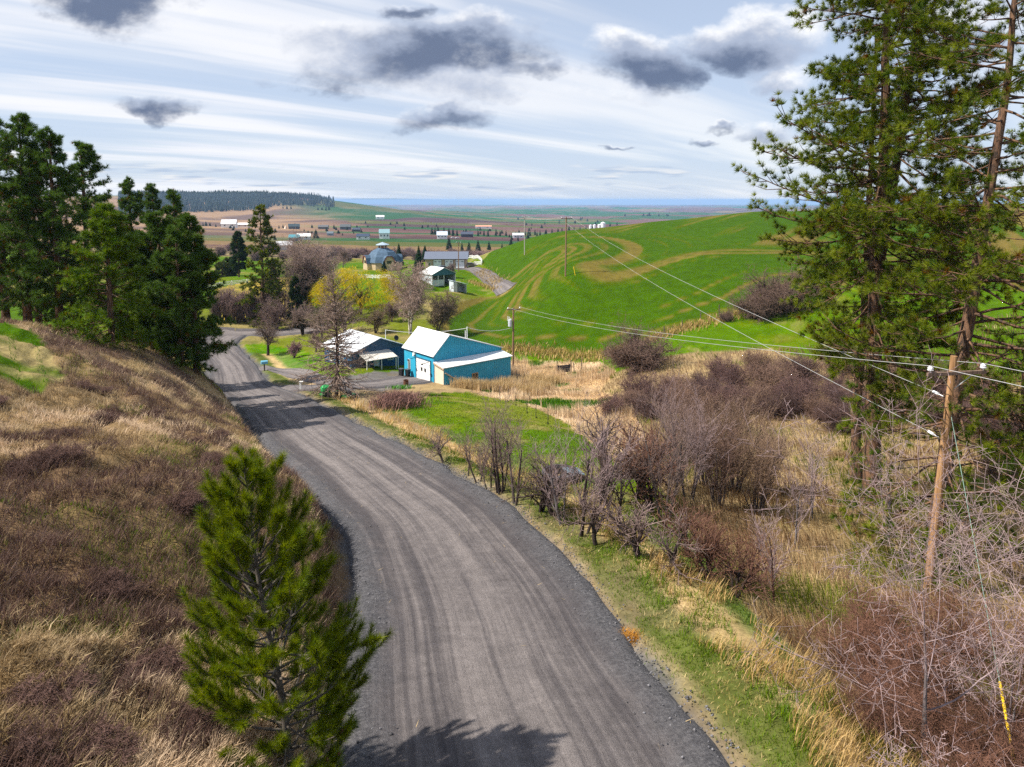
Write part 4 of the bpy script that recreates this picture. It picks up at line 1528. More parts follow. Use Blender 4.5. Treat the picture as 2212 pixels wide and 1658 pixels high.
    o_ = np.sign(g.rand(n) - .45) * (HW - np.abs(g.normal(size=n)) * .55 + .35)
    q = ROADL[s][:, :2] + np.stack([t_[s, 1], -t_[s, 0]], 1) * o_[:, None] + g.uniform(-.3, .3, (n, 2))
    r_ = g.uniform(.012, .045, n) * (1 + .6 * (g.rand(n) < .05))
    ctr = np.stack([q[:, 0], q[:, 1], ROADL[s][:, 2] + .05 + .02 * g.rand(n)], 1)
    oc = np.array([(1, 0, 0), (0, 1, 0), (-1, 0, 0), (0, -1, 0), (0, 0, .8), (0, 0, -.8)], float)
    V = (ctr[:, None] + oc[None] * r_[:, None, None] * g.uniform(.6, 1.3, (n, 6, 1))).reshape(-1, 3)
    fi = np.array([(0, 1, 4), (1, 2, 4), (2, 3, 4), (3, 0, 4), (1, 0, 5), (2, 1, 5), (3, 2, 5), (0, 3, 5)])
    T_ = (fi[None] + (np.arange(n) * 6)[:, None, None]).reshape(-1, 3)
    c = np.repeat(np.array((.12, .118, .125)) * g.uniform(.5, 1.7, (n, 1)), 6, 0)
    tag(link("loose_gravel", mesh_np("loose_gravel", V, tris=T_, mats=[m_plant()], colors=c)), "loose dark stones gathered along both road edges", kind='stuff')
    # a swept-up heap of orange straw on the shoulder
    p = hit(628, 640)
    a = g.normal(size=(700, 2)) * (.20, .16)
    hgt = .14 * np.exp(-(a ** 2).sum(1) / .09)
    Pz = np.stack([p.x + a[:, 0], p.y + a[:, 1], np.full(700, p.z + .05) + hgt * g.rand(700)], 1)
    v, q, t, c = blades(g, Pz, .22, .010, 1.25, g.uniform(0, 6.3, 700), (.34, .17, .06), (.62, .38, .17), .9)
    o = link("straw_heap", mesh_np("straw_heap", v, quads=q, tris=t, mats=[m_leaf()], colors=c))
    tag(o, "small orange heap of dead grass on the gravel shoulder", "straw heap")


def build_bare_trees():
    rnd = random.Random(9)
    # --- single trees along the right side of the road: base pixel, height, kind, stems, lean, palette, label
    T_ = [((443.7, 462.5), 3.1, 'orchard', 1, (-.15, 0), (GREY_T, GREY_W), .07, "small forked fruit tree, first along the meadow edge"),
          ((468.6, 476), 2.0, 'upright', 1, (0, 0), (GREY_T, GREY_W), .035, "whip-thin sapling after the first fruit tree"),
          ((489.7, 489), 2.5, 'upright', 2, (-.25, 0), (DARK_T, GREY_W), .045, "thin two-stemmed sapling leaning toward the road"),
          ((500.5, 492), 4.1, 'upright', 5, (0, 0), (DARK_T, GREY_W), .05, "clump of upright grey stems at the straw verge"),
          ((515.3, 504), 4.0, 'upright', 2, (-.05, 0), (GREY_T, GREY_W), .065, "upright bare tree beside the clump of grey stems"),
          ((555, 516), 3.1, 'orchard', 1, (-.55, .1), (DARK_T, DARK_W), .10, "dark trunk bowed to the left over the meadow"),
          ((563.5, 525), 3.6, 'upright', 2, (0, 0), (LILAC_T, LILAC_W), .06, "pale two-stemmed tree in front of the stone ring"),
          ((580.8, 535), 4.6, 'upright', 2, (.05, 0), (DARK_T, LILAC_W), .07, "tall pale-twigged tree right of the stone ring"),
          ((604, 506), 5.6, 'orchard', 1, (-.1, 0), (DARK_T, DARK_W), .17, "old fruit tree with a leaning dark trunk in the meadow"),
          ((638, 498), 5.2, 'orchard', 2, (.05, 0), (DARK_T, RED_W), .14, "old twin-trunked fruit tree at the thicket edge"),
          ((639.6, 558), 3.4, 'orchard', 1, (-.3, 0), (DARK_T, GREY_W), .12, "low spreading fruit tree with a dark trunk near the verge"),
          ((596, 545), 3.6, 'orchard', 1, (-.15, 0), (DARK_T, GREY_W), .08, "dark airy fruit tree just right of the tall pale-twigged tree"),
          ((668, 572), 3.0, 'orchard', 1, (.2, 0), (DARK_T, GREY_W), .07, "small airy fruit tree leaning right, beyond the low spreading one"),
          ((688, 555), 3.8, 'orchard', 1, (-.1, 0), (DARK_T, RED_W), .09, "brownish airy fruit tree left of the gnarled small tree"),
          ((748, 592), 3.2, 'orchard', 1, (.1, 0), (RED_T, RED_W), .07, "reddish airy fruit tree right of the gnarled small tree"),
          ((710, 580), 2.9, 'orchard', 3, (.0, 0), (DARK_T, RED_W), .075, "gnarled small tree near the green verge"),
          ((795, 548), 4.3, 'upright', 1, (.0, 0), (LILAC_T, LILAC_W), .045, "slender pale sapling left of the pine trunks"),
          ((888, 546), 4.3, 'upright', 1, (.0, 0), (LILAC_T, LILAC_W), .045, "slender pale sapling between pines and near pole"),
          ((774, 612), 3.4, 'upright', 1, (.03, 0), (RED_T, LILAC_W), .035, "single upright sapling among reddish brush"),
          ((815, 520), 3.6, 'upright', 2, (-.05, 0), (LILAC_T, LILAC_W), .04, "forked pale sapling standing in straw grass"),
          ((665, 520), 4.2, 'upright', 3, (0, 0), (GREY_T, GREY_W), .055, "three-stemmed bare tree behind the low spreading tree"),
          ((478, 482), 2.6, 'upright', 2, (-.1, 0), (GREY_T, GREY_W), .04, "thin grey sapling pair between whip sapling and stem clump"),
          ((541, 512), 3.6, 'orchard', 2, (.1, 0), (DARK_T, DARK_W), .07, "two-stemmed dark tree left of the bowed trunk"),
          ((618, 525), 4.4, 'orchard', 2, (.0, 0), (DARK_T, DARK_W), .09, "dark branching tree in front of the old leaning fruit tree"),
          ((735, 596), 3.0, 'orchard', 3, (.1, 0), (DARK_T, RED_W), .05, "reddish many-twigged small tree after the gnarled tree"),
          ((652, 512), 4.8, 'orchard', 2, (.0, 0), (DARK_T, RED_W), .10, "brown spreading tree right of the twin-trunked fruit tree"),
          ((690, 505), 4.6, 'upright', 3, (0, 0), (GREY_T, LILAC_W), .055, "three-stemmed pale tree in front of the thicket")]
    for i, ((px, py), H, kind, st, lean, (tc, wc), r, lb) in enumerate(T_):
        p = hit(px, py)
        me = bare_meshes("bare_tree", kind, 100 + i, H, r, tc, wc, st, .28, lean, 1.25)
        place_bare("bare_tree", lb, "bare tree", me, p, 0, 1.0, "bare trees along the right of the road")
    # --- the big spiny tree in the right foreground
    p = Vector((9.3, 15.0, 0)); p.z = gz(p.x, p.y)
    me = bare_meshes("bare_tree", 'spiky', 7, 9.4, .085, LILAC_T, LILAC_W, 1, .2, (-.02, 0), 1.15)
    place_bare("bare_tree", "pale spiny bare tree spreading across the right foreground", "bare tree", me, p)
    p = Vector((12.6, 17.0, 0)); p.z = gz(p.x, p.y)
    me = bare_meshes("bare_tree", 'spiky', 12, 7.6, .07, LILAC_T, LILAC_W, 2, .2, (.05, 0), 1.15)
    place_bare("bare_tree", "second pale spiny tree at the right edge below the pines", "bare tree", me, p)
    p = Vector((6.9, 10.6, 0)); p.z = gz(p.x, p.y)
    me = bare_meshes("bare_tree", 'spiky', 15, 2.4, .035, LILAC_T, LILAC_W, 2, .5, (.1, 0), 1.0)
    place_bare("bare_tree", "low pale spiny branches at the bottom of the view, by the verge", "bare tree", me, p)
    # --- red-brown shrubs of the near draw
    protos = [bare_meshes("shrub", 'brush', 200 + k, 2.3, .022, RED_T, RED_W, 11, .55, (0, 0), 1.0) for k in range(3)]
    spots = [(7.9, 11.5), (9.0, 13.0), (10.6, 12.2), (8.4, 15.2), (11.8, 14.5), (10.0, 17.0), (13.4, 16.4), (12.0, 19.0), (15.4, 18.2), (14.0, 21.6), (17.6, 21.5),
             (9.6, 10.2), (14.8, 13.6), (16.8, 15.8), (11.0, 16.0), (12.8, 13.6), (9.8, 18.4), (11.4, 21.2), (13.2, 17.6), (16.4, 20.0), (18.6, 22.4), (17.6, 17.4), (19.6, 19.6), (12.2, 11.6)]
    for i, (x, y) in enumerate(spots):
        z = gz(x, y)
        place_bare("shrub", "red-brown twiggy shrub in the tangle filling the near draw", "shrub", protos[i % 3], (x, y, z), rnd.uniform(0, 6.3), rnd.uniform(.7, 1.15) * (.8 if y < 14 else 1), "red-brown shrubs of the near draw")
    # --- dark brambles on the left bank
    protos = [bare_meshes("bramble", 'brush', 210 + k, 1.0, .012, (.05, .035, .032), (.12, .08, .07), 14, .9, (0, 0), 1.0) for k in range(2)]
    i = 0
    while i < 44:
        Yb = rnd.uniform(9, 40); xb = -rnd.uniform(.18, .75) * (Yb + 2) - 3
        dd = road_near(np.array([xb]), np.array([Yb]))[0][0]
        if dd < HW + 2 or fbm(np.array([xb * .5 + 31]), np.array([Yb * .5]), 4)[0] < .47: continue
        place_bare("bramble", "dark brown bramble sprawling in the dry grass of the left bank", "bramble", protos[i % 2], (xb, Yb, gz(xb, Yb)), rnd.uniform(0, 6.3), rnd.uniform(.6, 1.15), "brambles on the left bank", rnd.uniform(.45, .8))
        i += 1
    # --- upright grey thicket further right
    protos = [bare_meshes("shrub", 'upright', 220 + k, 4.4, .035, GREY_T, [(.235, .175, .155), (.18, .125, .105), (.215, .155, .12)][k], 10, .28, (0, 0), 1.5) for k in range(3)]
    spots = [(676, 470), (704, 468), (734, 474), (766, 474), (718, 490), (756, 496), (730, 450), (694, 446)]
    for i, (px, py) in enumerate(spots):
        place_bare("shrub", "tall grey-lilac shrub of upright stems in the thicket left of the pines", "shrub", protos[i % 3], hit(px, py + 18), rnd.uniform(0, 6.3), rnd.uniform(.72, 1.1), "upright grey thicket")
    # --- low dark brush covering the creek bank
    protos = [bare_meshes("shrub", 'brush', 240 + k, 3.6, .04, DARK_T, [(.145, .098, .092), (.20, .140, .115), (.115, .080, .075)][k], 11, .75, (0, 0), 2.1) for k in range(3)]
    spots = [(612, 408), (630, 402), (648, 410), (668, 402), (690, 408), (710, 400), (732, 406), (755, 402), (778, 410), (800, 404), (822, 412), (845, 406), (640, 392), (672, 388), (705, 386), (738, 384), (770, 386),
             (802, 390), (835, 388), (862, 396), (846, 424), (880, 415), (915, 410), (950, 420), (985, 430), (1005, 470), (1015, 440),
             (720, 372), (760, 368), (800, 372), (840, 366), (890, 380), (930, 385), (975, 395)]
    for i, (px, py) in enumerate(spots):
        place_bare("shrub", "dark purplish bramble shrub in the brush along the creek bank", "shrub", protos[i % 3], hit(px, py + 8), rnd.uniform(0, 6.3), rnd.uniform(.7, 1.2), "dark brush along the creek bank")
    # --- single bushes in the green field
    b1 = bare_meshes("shrub", 'brush', 261, 5.0, .07, DARK_T, (.155, .112, .095), 13, .75, (0, 0), 2.6)
    place_bare("shrub", "broad grey-brown thorn bush on the bank below the green field", "shrub", b1, hit(640, 370), .4, 1.35)
    place_bare("shrub", "low grey-brown bush hugging the foot of the bank bush", "shrub", b1, hit(622, 366), 1.9, .7)
    for i, (px, py, sc, lb) in enumerate(((757, 318, 1.15, "rounded grey bush at the field fence, left of the pines"), (778, 312, 1.5, "largest rounded grey bush at the field fence"), (800, 306, 1.45, "rounded grey bush half hidden by the pine boughs"), (726, 321, .4, "tiny low bush on the field fence line"))):
        place_bare("shrub", lb, "shrub", b1, hit(px, py), i * 1.3, sc)
    # --- bramble heap on the meadow
    g = np.random.RandomState(6)
    p = hit(397, 408)
    n = 1500
    a = g.normal(size=(n, 2)) * (1.25, 1.6)
    rr = np.exp(-((a[:, 0] / 1.8) ** 2 + (a[:, 1] / 2.4) ** 2))
    Pb = np.stack([p.x + a[:, 0], p.y + a[:, 1], height(p.x + a[:, 0], p.y + a[:, 1]) + .1 + g.rand(n) * rr * .9], 1)
    v, q, t, c = blades(g, Pb, 1.5, .045, 1.2, g.uniform(0, 6.3, n), (.10, .06, .055), (.27, .17, .15), .35)
    o = link("bramble_heap", mesh_np("bramble_heap", v, quads=q, tris=t, mats=[m_plant()], colors=c))
    tag(o, "mound of dead brown brambles on the meadow in front of the barn", "bramble heap")
    # --- the bare larch in front of the house: long limbs, sagging below, sweeping up above
    g = np.random.RandomState(31)
    p = hit(336.5, 396.5)
    rt = empty("bare_larch", p)
    tag(rt, "tall bare larch with long drooping branches in front of the house", "larch tree")
    H = at(334, 272, p.y).z - p.z
    m = 22
    t = np.linspace(0, 1, m)
    P = np.stack([.25 * np.sin(t * 3) - .2 * t, .1 * np.sin(t * 5), t * H - .2], 1)
    V, Q, _ = path_tube(P, .21 * (1 - .93 * t) + .01, 9)
    link("trunk", mesh_np("trunk", V, quads=Q, mats=[m_plant()], colors=np.tile((.055, .042, .038), (len(V), 1)), smooth=True), rt)
    sg = []
    for i in range(250):
        h = .07 + .90 * (i + g.rand()) / 250
        q = np.array([np.interp(h, t, P[:, 0]), np.interp(h, t, P[:, 1]), h * H])
        az = g.rand() * 6.283
        L = (4.7 * np.interp(h, [0, .12, .3, .6, .85, 1], [.75, 1, .95, .68, .36, .12])) * g.uniform(.6, 1.08)
        el = np.interp(h, [0, .15, .35, .6, 1], [-.42, -.28, -.02, .30, .75]) + g.normal() * .14
        d = np.array([math.cos(az) * math.cos(el), math.sin(az) * math.cos(el), math.sin(el)])
        pts = [q]; ns = 8
        for k_ in range(ns):
            d = d + g.normal(size=3) * .085 + np.array([0, 0, .065 if k_ > 2 else -.02])
            d /= np.linalg.norm(d)
            pts.append(pts[-1] + d * L / ns)
        r0 = .026 + .011 * L
        for k_ in range(ns):
            sg.append((*pts[k_], *pts[k_ + 1], r0 * (1 - .72 * k_ / ns), r0 * (1 - .72 * (k_ + 1) / ns)))
        for j in range(int(3 + 3.2 * L)):
            f = g.uniform(.15, 1) * ns; f0 = min(int(f), ns - 1)
            b0 = pts[f0] + (pts[f0 + 1] - pts[f0]) * (f - f0)
            ld = pts[f0 + 1] - pts[f0]; ld /= np.linalg.norm(ld)
            dv = ld * .7 + rand_unit(g, 1)[0] * .8 + np.array([0, 0, -.18 if h < .4 else .12]); dv /= np.linalg.norm(dv)
            l2 = g.uniform(.35, 1.15) * (.5 + .12 * L)
            e0 = b0 + dv * l2 * .55
            dv2 = dv + rand_unit(g, 1)[0] * .35 + np.array([0, 0, .12]); dv2 /= np.linalg.norm(dv2)
            sg.append((*b0, *e0, .021, .017)); sg.append((*e0, *(e0 + dv2 * l2 * .5), .017, .011))
    V, Q = tube_arrays(sg, 3)
    c = np.repeat(np.array((.25, .195, .17)) * g.uniform(.6, 1.25, (len(sg), 1)), 6, 0)
    link("crown", mesh_np("crown", V, quads=Q, mats=[m_plant()], colors=c), rt)
    # --- around the houses
    lst = [((268, 355.5), 9.0, 'round', 1, (0, 0), (DARK_T, (.16, .12, .105)), .17, "bare garden tree with a dark trunk on the lawn by the road"),
           ((294, 358), 4.0, 'round', 1, (0, 0), (DARK_T, (.24, .15, .165)), .13, "small purple-twigged plum tree beside the larch"),
           ((410, 334), 12.0, 'birch', 2, (.08, 0), ((.52, .48, .44), (.26, .19, .165)), .17, "white-barked birch leaning behind the blue barn"),
           ((436, 337), 8.0, 'birch', 2, (.3, 0), (GREY_T, TAN_W), .12, "bare tree with arching twigs right of the white birch"),
           ((296, 312), 13.5, 'birch', 2, (0, 0), ((.34, .29, .26), (.25, .19, .17)), .19, "tall pale bare tree left of the yellow willow"),
           ((309, 306), 14.5, 'birch', 2, (.03, 0), ((.36, .31, .27), (.26, .20, .18)), .20, "tallest pale bare tree beside the yellow willow"),
           ((322, 308), 13.0, 'birch', 1, (.05, 0), ((.36, .31, .27), (.24, .18, .165)), .19, "pale bare tree touching the yellow willow"),
           ((284, 318), 10.0, 'round', 1, (0, 0), (DARK_T, (.20, .15, .14)), .18, "grey-brown bare tree right of the tall narrow pine"),
           ((277, 330), 7.5, 'round', 2, (0, 0), (DARK_T, (.19, .14, .13)), .15, "bare tree at the bend beyond the lawn"),
           ((303, 335), 8.5, 'round', 2, (0, 0), (DARK_T, (.21, .16, .145)), .15, "spreading bare tree behind the larch"),
           ((322, 338), 8.0, 'round', 1, (0, 0), (GREY_T, (.23, .18, .15)), .15, "bare tree behind the white-roofed house"),
           ((345, 334), 8.5, 'round', 2, (0, 0), (DARK_T, (.17, .13, .10)), .15, "dark bare tree in front of the yellow willow"),
           ((376, 333), 7.0, 'round', 2, (0, 0), (DARK_T, (.18, .14, .10)), .13, "low bare tree between willow and barn"),
           ((392, 322), 6.5, 'round', 1, (0, 0), (DARK_T, (.18, .13, .12)), .12, "bare tree inside the bend of the white fence"),
           ((343, 268), 8.0, 'birch', 1, (.1, 0), (GREY_T, (.24, .18, .16)), .12, "bare tree left of the octagonal house"),
           ((334, 276), 8.0, 'round', 1, (0, 0), (GREY_T, (.21, .15, .145)), .14, "greyish bare tree beyond the willow"),
           ((316, 352), 5.0, 'round', 1, (0, 0), (DARK_T, (.22, .15, .15)), .11, "small bare tree at the left end of the house"),
           ((450, 278), 5.0, 'birch', 1, (.0, 0), (GREY_T, (.22, .17, .16)), .08, "thin bare tree in front of the three-door garage")]
    for i, ((px, py), H, kind, st, lean, (tc, wc), r, lb) in enumerate(lst):
        me = bare_meshes("bare_tree", kind, 320 + i, H, r, tc, wc, st, .3, lean, 1.6)
        place_bare("bare_tree", lb, "bare tree", me, hit(px, py), 0, 1.0, "bare trees around the houses")
    # hedge beyond the crossroad, brush along the valley
    protos = [bare_meshes("shrub", 'upright', 380 + k, 5.0, .06, GREY_T, [(.22, .165, .165), (.24, .175, .16)][k], 9, .35, (0, 0), 3.2) for k in range(2)]
    for i, px in enumerate(np.linspace(216, 262, 9)):
        place_bare("shrub", "greyish bare hedge shrub behind the crossroad", "shrub", protos[i % 2], on(px, 149 + (i % 3)), rnd.uniform(0, 6.3), rnd.uniform(.8, 1.15), "bare hedge behind the crossroad")
    vb = [bare_meshes("shrub", 'brush', 390 + k, 4.2, .07, GREY_T, [(.21, .15, .155), (.19, .14, .135)][k], 10, .7, (0, 0), 4.0) for k in range(2)]
    for i, (px, Y) in enumerate([(x, 380 + 25 * ((k * 7) % 5)) for k, x in enumerate(np.linspace(212, 560, 40))]):
        place_bare("shrub", "mauve bare brush along the far side of the valley floor", "shrub", vb[i % 2], on(px, Y), rnd.uniform(0, 6.3), rnd.uniform(1.2, 2.0), "mauve brush along the valley")
    # --- the yellow willow
    g = np.random.RandomState(15)
    p = on(361, 150)
    rt = empty("willow_tree", p)
    tag(rt, "broad weeping willow with bright yellow twigs", "willow tree")
    a = bare_segs('round', 402, 12.0, .34, 2, .35)
    big = a[a[:, 0] <= 2][:, 1:]
    v, q = tube_arrays(big, 5)
    link("trunk", mesh_np("trunk", v, quads=q, mats=[m_plant()], colors=np.tile((.10, .075, .05), (len(v), 1)), smooth=True), rt)
    n = 9000
    d = rand_unit(g, n); d[:, 2] = np.abs(d[:, 2])
    rad = g.uniform(.45, 1.0, n) ** .5
    C = np.stack([d[:, 0] * rad * 10.2, d[:, 1] * rad * 7.5, 2.2 + d[:, 2] * rad * 8.0], 1)
    lump = fbm(C[:, 0] * .35 + 9, C[:, 2] * .35 + C[:, 1] * .3, 3)
    C = C[lump > .45]
    az = np.arctan2(C[:, 1], C[:, 0])
    v, q, t, c = blades(g, C, 2.3, .075, 2.3, az, (.30, .235, .034), (.66, .52, .09), .55)
    link("crown", mesh_np("crown", v, quads=q, tris=t, mats=[m_leaf()], colors=c), rt)


def far_conifer_mesh(seed, n=360, H=10.0, rad=2.2, ca=(.014, .034, .018), cb=(.035, .065, .030), wide=.8, bark=True):
    g = np.random.RandomState(seed)
    t = g.rand(n) ** .8
    az = g.uniform(0, 6.283, n)
    r = rad * (1 - t) ** .85 * g.uniform(.75, 1.1, n) + .12
    c0 = np.stack([np.cos(az) * r * .15, np.sin(az) * r * .15, H * (.06 + .92 * t)], 1)
    tip = np.stack([np.cos(az) * r, np.sin(az) * r, H * (.06 + .92 * t) - r * .30], 1)
    s = np.stack([-np.sin(az), np.cos(az), np.zeros(n)], 1) * (r * .38 * wide)[:, None]
    V = np.stack([c0, tip + s - (tip - c0) * .25, tip, tip - s - (tip - c0) * .25], 1).reshape(-1, 3)
    Q = np.arange(n * 4).reshape(-1, 4)
    col = np.repeat(np.asarray(ca) + (np.asarray(cb) - np.asarray(ca)) * g.rand(n)[:, None], 4, 0)
    crown = mesh_np("crown", V, quads=Q, mats=[m_leaf()], colors=col)
    Vt, Qt, _ = path_tube([(0, 0, -.5), (0, 0, H * .5), (0, 0, H * .95)], [H * .018, H * .011, H * .003], 6)
    trunk = mesh_np("trunk", Vt, quads=Qt, mats=[m_plant()], colors=np.tile((.07, .05, .04), (len(Vt), 1)))
    return trunk, crown


# ================================================================== built things
import bmesh


def bm_new():
    return bmesh.new()


def obj_bm(name, bm, m, parent=None, bevel=0.0, smooth=False):
    me = bpy.data.meshes.new(name)
    bmesh.ops.recalc_face_normals(bm, faces=bm.faces)
    bm.to_mesh(me)
    bm.free()
    me.materials.append(m)
    if smooth:
        for p in me.polygons: p.use_smooth = True
    o = link(name, me, parent)
    if bevel:
        b = o.modifiers.new("bevel", 'BEVEL')
        b.width = bevel; b.segments = 2; b.limit_method = 'ANGLE'
    return o


def box(bm, x0, x1, y0, y1, z0, z1, M=None):
    v = [bm.verts.new((x, y, z)) for z in (z0, z1) for y in (y0, y1) for x in (x0, x1)]
    if M is not None:
        for q in v: q.co = M @ q.co
    for f in ((0, 2, 3, 1), (4, 5, 7, 6), (0, 1, 5, 4), (2, 6, 7, 3), (0, 4, 6, 2), (1, 3, 7, 5)):
        bm.faces.new([v[i] for i in f])
    return v


def prism(bm, pts, depth_vec):
    """closed polygon (3-D points) pushed along a vector"""
    d = Vector(depth_vec)
    a = [bm.verts.new(Vector(p)) for p in pts]
    b = [bm.verts.new(Vector(p) + d) for p in pts]
    n = len(a)
    bm.faces.new(a)
    bm.faces.new(b[::-1])
    for i in range(n):
        bm.faces.new((a[i], a[(i + 1) % n], b[(i + 1) % n], b[i]))


def lathe(bm, prof, n=16, loc=(0, 0, 0), M=None):
    rings = []
    for r, z in prof:
        if r <= 1e-6:
            rings.append([bm.verts.new((0, 0, z))])
        else:
            rings.append([bm.verts.new((r * math.cos(2 * math.pi * i / n), r * math.sin(2 * math.pi * i / n), z)) for i in range(n)])
    for a, b in zip(rings[:-1], rings[1:]):
        for i in range(n):
            j = (i + 1) % n
            if len(a) == 1 and len(b) == 1: continue
            if len(a) == 1: bm.faces.new((a[0], b[i], b[j]))
            elif len(b) == 1: bm.faces.new((a[i], a[j], b[0]))
            else: bm.faces.new((a[i], a[j], b[j], b[i]))
    for rg in rings:
        for v in rg:
            if M is not None: v.co = M @ v.co
            v.co += Vector(loc)


def rod(bm, a, b, r, n=8, r2=None):
    a = Vector(a); b = Vector(b)
    d = (b - a)
    M = d.to_track_quat('Z', 'Y').to_matrix().to_4x4()
    L = d.length
    lathe(bm, [(0, 0), (r, 0), (r2 if r2 is not None else r, L), (0, L)], n, a, M)


def m_siding(name, c, period=.30, axis=0, depth=.25, horiz=False, rough=.45, var=.08, metal=0.0, spec=.35):
    """ribbed sheet: ribs run up the wall; the horizontal coordinate is taken along the face"""
    def f(T, b):
        tc = T.new('ShaderNodeTexCoord')
        p = tc.outputs['Object']
        x, y, z = T.sep(p)
        if horiz:
            s = z
        else:
            geo = T.new('ShaderNodeNewGeometry')
            s = T.math('ADD', x, y) if axis == 2 else (x, y)[axis]
        q = T.math('FRACT', T.math('MULTIPLY', s, 1.0 / period))
        rib = T.ramp(T.math('ABSOLUTE', T.math('SUBTRACT', q, .5)), .32, .46)
        n = T.noise(p, .9, 5, .65)
        n2 = T.noise(T.vmul(p, (5, 5, .5)), 1.0, 4, .6)
        k = T.math('ADD', T.ramp(n, .3, .7, 1 - var, 1 + var), T.math('MULTIPLY', T.math('SUBTRACT', n2, .5), var * 1.2))
        k = T.math('MULTIPLY', k, T.math('SUBTRACT', 1.0, T.math('MULTIPLY', rib, .20)))
        T.put(b.inputs['Base Color'], T.mix(1.0, c, T.comb(k, k, k), 'MULTIPLY'))
        b.inputs['Roughness'].default_value = rough
        b.inputs['Metallic'].default_value = metal
        b.inputs['Specular IOR Level'].default_value = spec
        bp = T.new('ShaderNodeBump')
        bp.inputs['Strength'].default_value = depth * 2
        bp.inputs['Distance'].default_value = .05
        T.put(bp.inputs['Height'], rib)
        T.l.new(bp.outputs[0], b.inputs['Normal'])
    return mat(name, f)


def m_wood(name, c, c2):
    def f(T, b):
        tc = T.new('ShaderNodeTexCoord')
        p = T.vmul(tc.outputs['Object'], (14, 14, .6))
        n = T.noise(p, 1.0, 5, .7)
        T.put(b.inputs['Base Color'], T.mix(T.ramp(n, .35, .65), c, c2))
        b.inputs['Roughness'].default_value = .85
        bp = T.new('ShaderNodeBump'); bp.inputs['Strength'].default_value = .4; bp.inputs['Distance'].default_value = .02
        T.put(bp.inputs['Height'], n); T.l.new(bp.outputs[0], b.inputs['Normal'])
    return mat(name, f)


def m_glass():
    def f(T, b):
        b.inputs['Base Color'].default_value = (.02, .03, .04, 1)
        b.inputs['Roughness'].default_value = .08
        b.inputs['Specular IOR Level'].default_value = .8
    return mat("window_glass", f)


WHITE = lambda: plain("white_paint", (.78, .78, .76), .5, var=.05)
TRIM = lambda: plain("cream_trim", (.62, .60, .55), .55, var=.06)
BLACK = lambda: plain("black_plastic", (.018, .018, .02), .5, var=.3)
STEEL = lambda: plain("galvanised_steel", (.42, .43, .44), .45, .6, var=.15)


def window(parent, M, w, h, frame_m, name="window", t=.06, bars=1):
    """framed window; M places its centre, local x across, z up, -y outwards"""
    bm = bm_new()
    fw = .07
    for x0, x1, z0, z1 in ((-w / 2, w / 2, h / 2 - fw, h / 2), (-w / 2, w / 2, -h / 2, -h / 2 + fw), (-w / 2, -w / 2 + fw, -h / 2 + fw, h / 2 - fw), (w / 2 - fw, w / 2, -h / 2 + fw, h / 2 - fw)):
        box(bm, x0, x1, -t, .02, z0, z1, M)
    for i in range(bars):
        x = -w / 2 + w * (i + 1) / (bars + 1)
        box(bm, x - .025, x + .025, -t, .02, -h / 2 + fw, h / 2 - fw, M)
    f = obj_bm(name, bm, frame_m, parent)
    bm = bm_new()
    box(bm, -w / 2 + fw, w / 2 - fw, -t * .45, .01, -h / 2 + fw, h / 2 - fw, M)
    obj_bm("pane", bm, m_glass(), f)
    return f


def MX(x, y, z, rz=0):
    return Matrix.Translation((x, y, z)) @ Matrix.Rotation(rz, 4, 'Z')


ANG = math.atan2(.64, .77)
BLUE = (.028, .35, .55)
BARN = at(434, 384.7, 89.2)
HOUSE = at(351.8, 375.7, 97.4)


def slab_roof(bm, a, b, c, d, t=.09):
    """roof sheet through four corner points, with thickness upwards along its normal"""
    a, b, c, d = map(Vector, (a, b, c, d))
    n = (b - a).cross(d - a).normalized()
    if n.z < 0: n = -n
    prism(bm, [a, b, c, d], n * t)


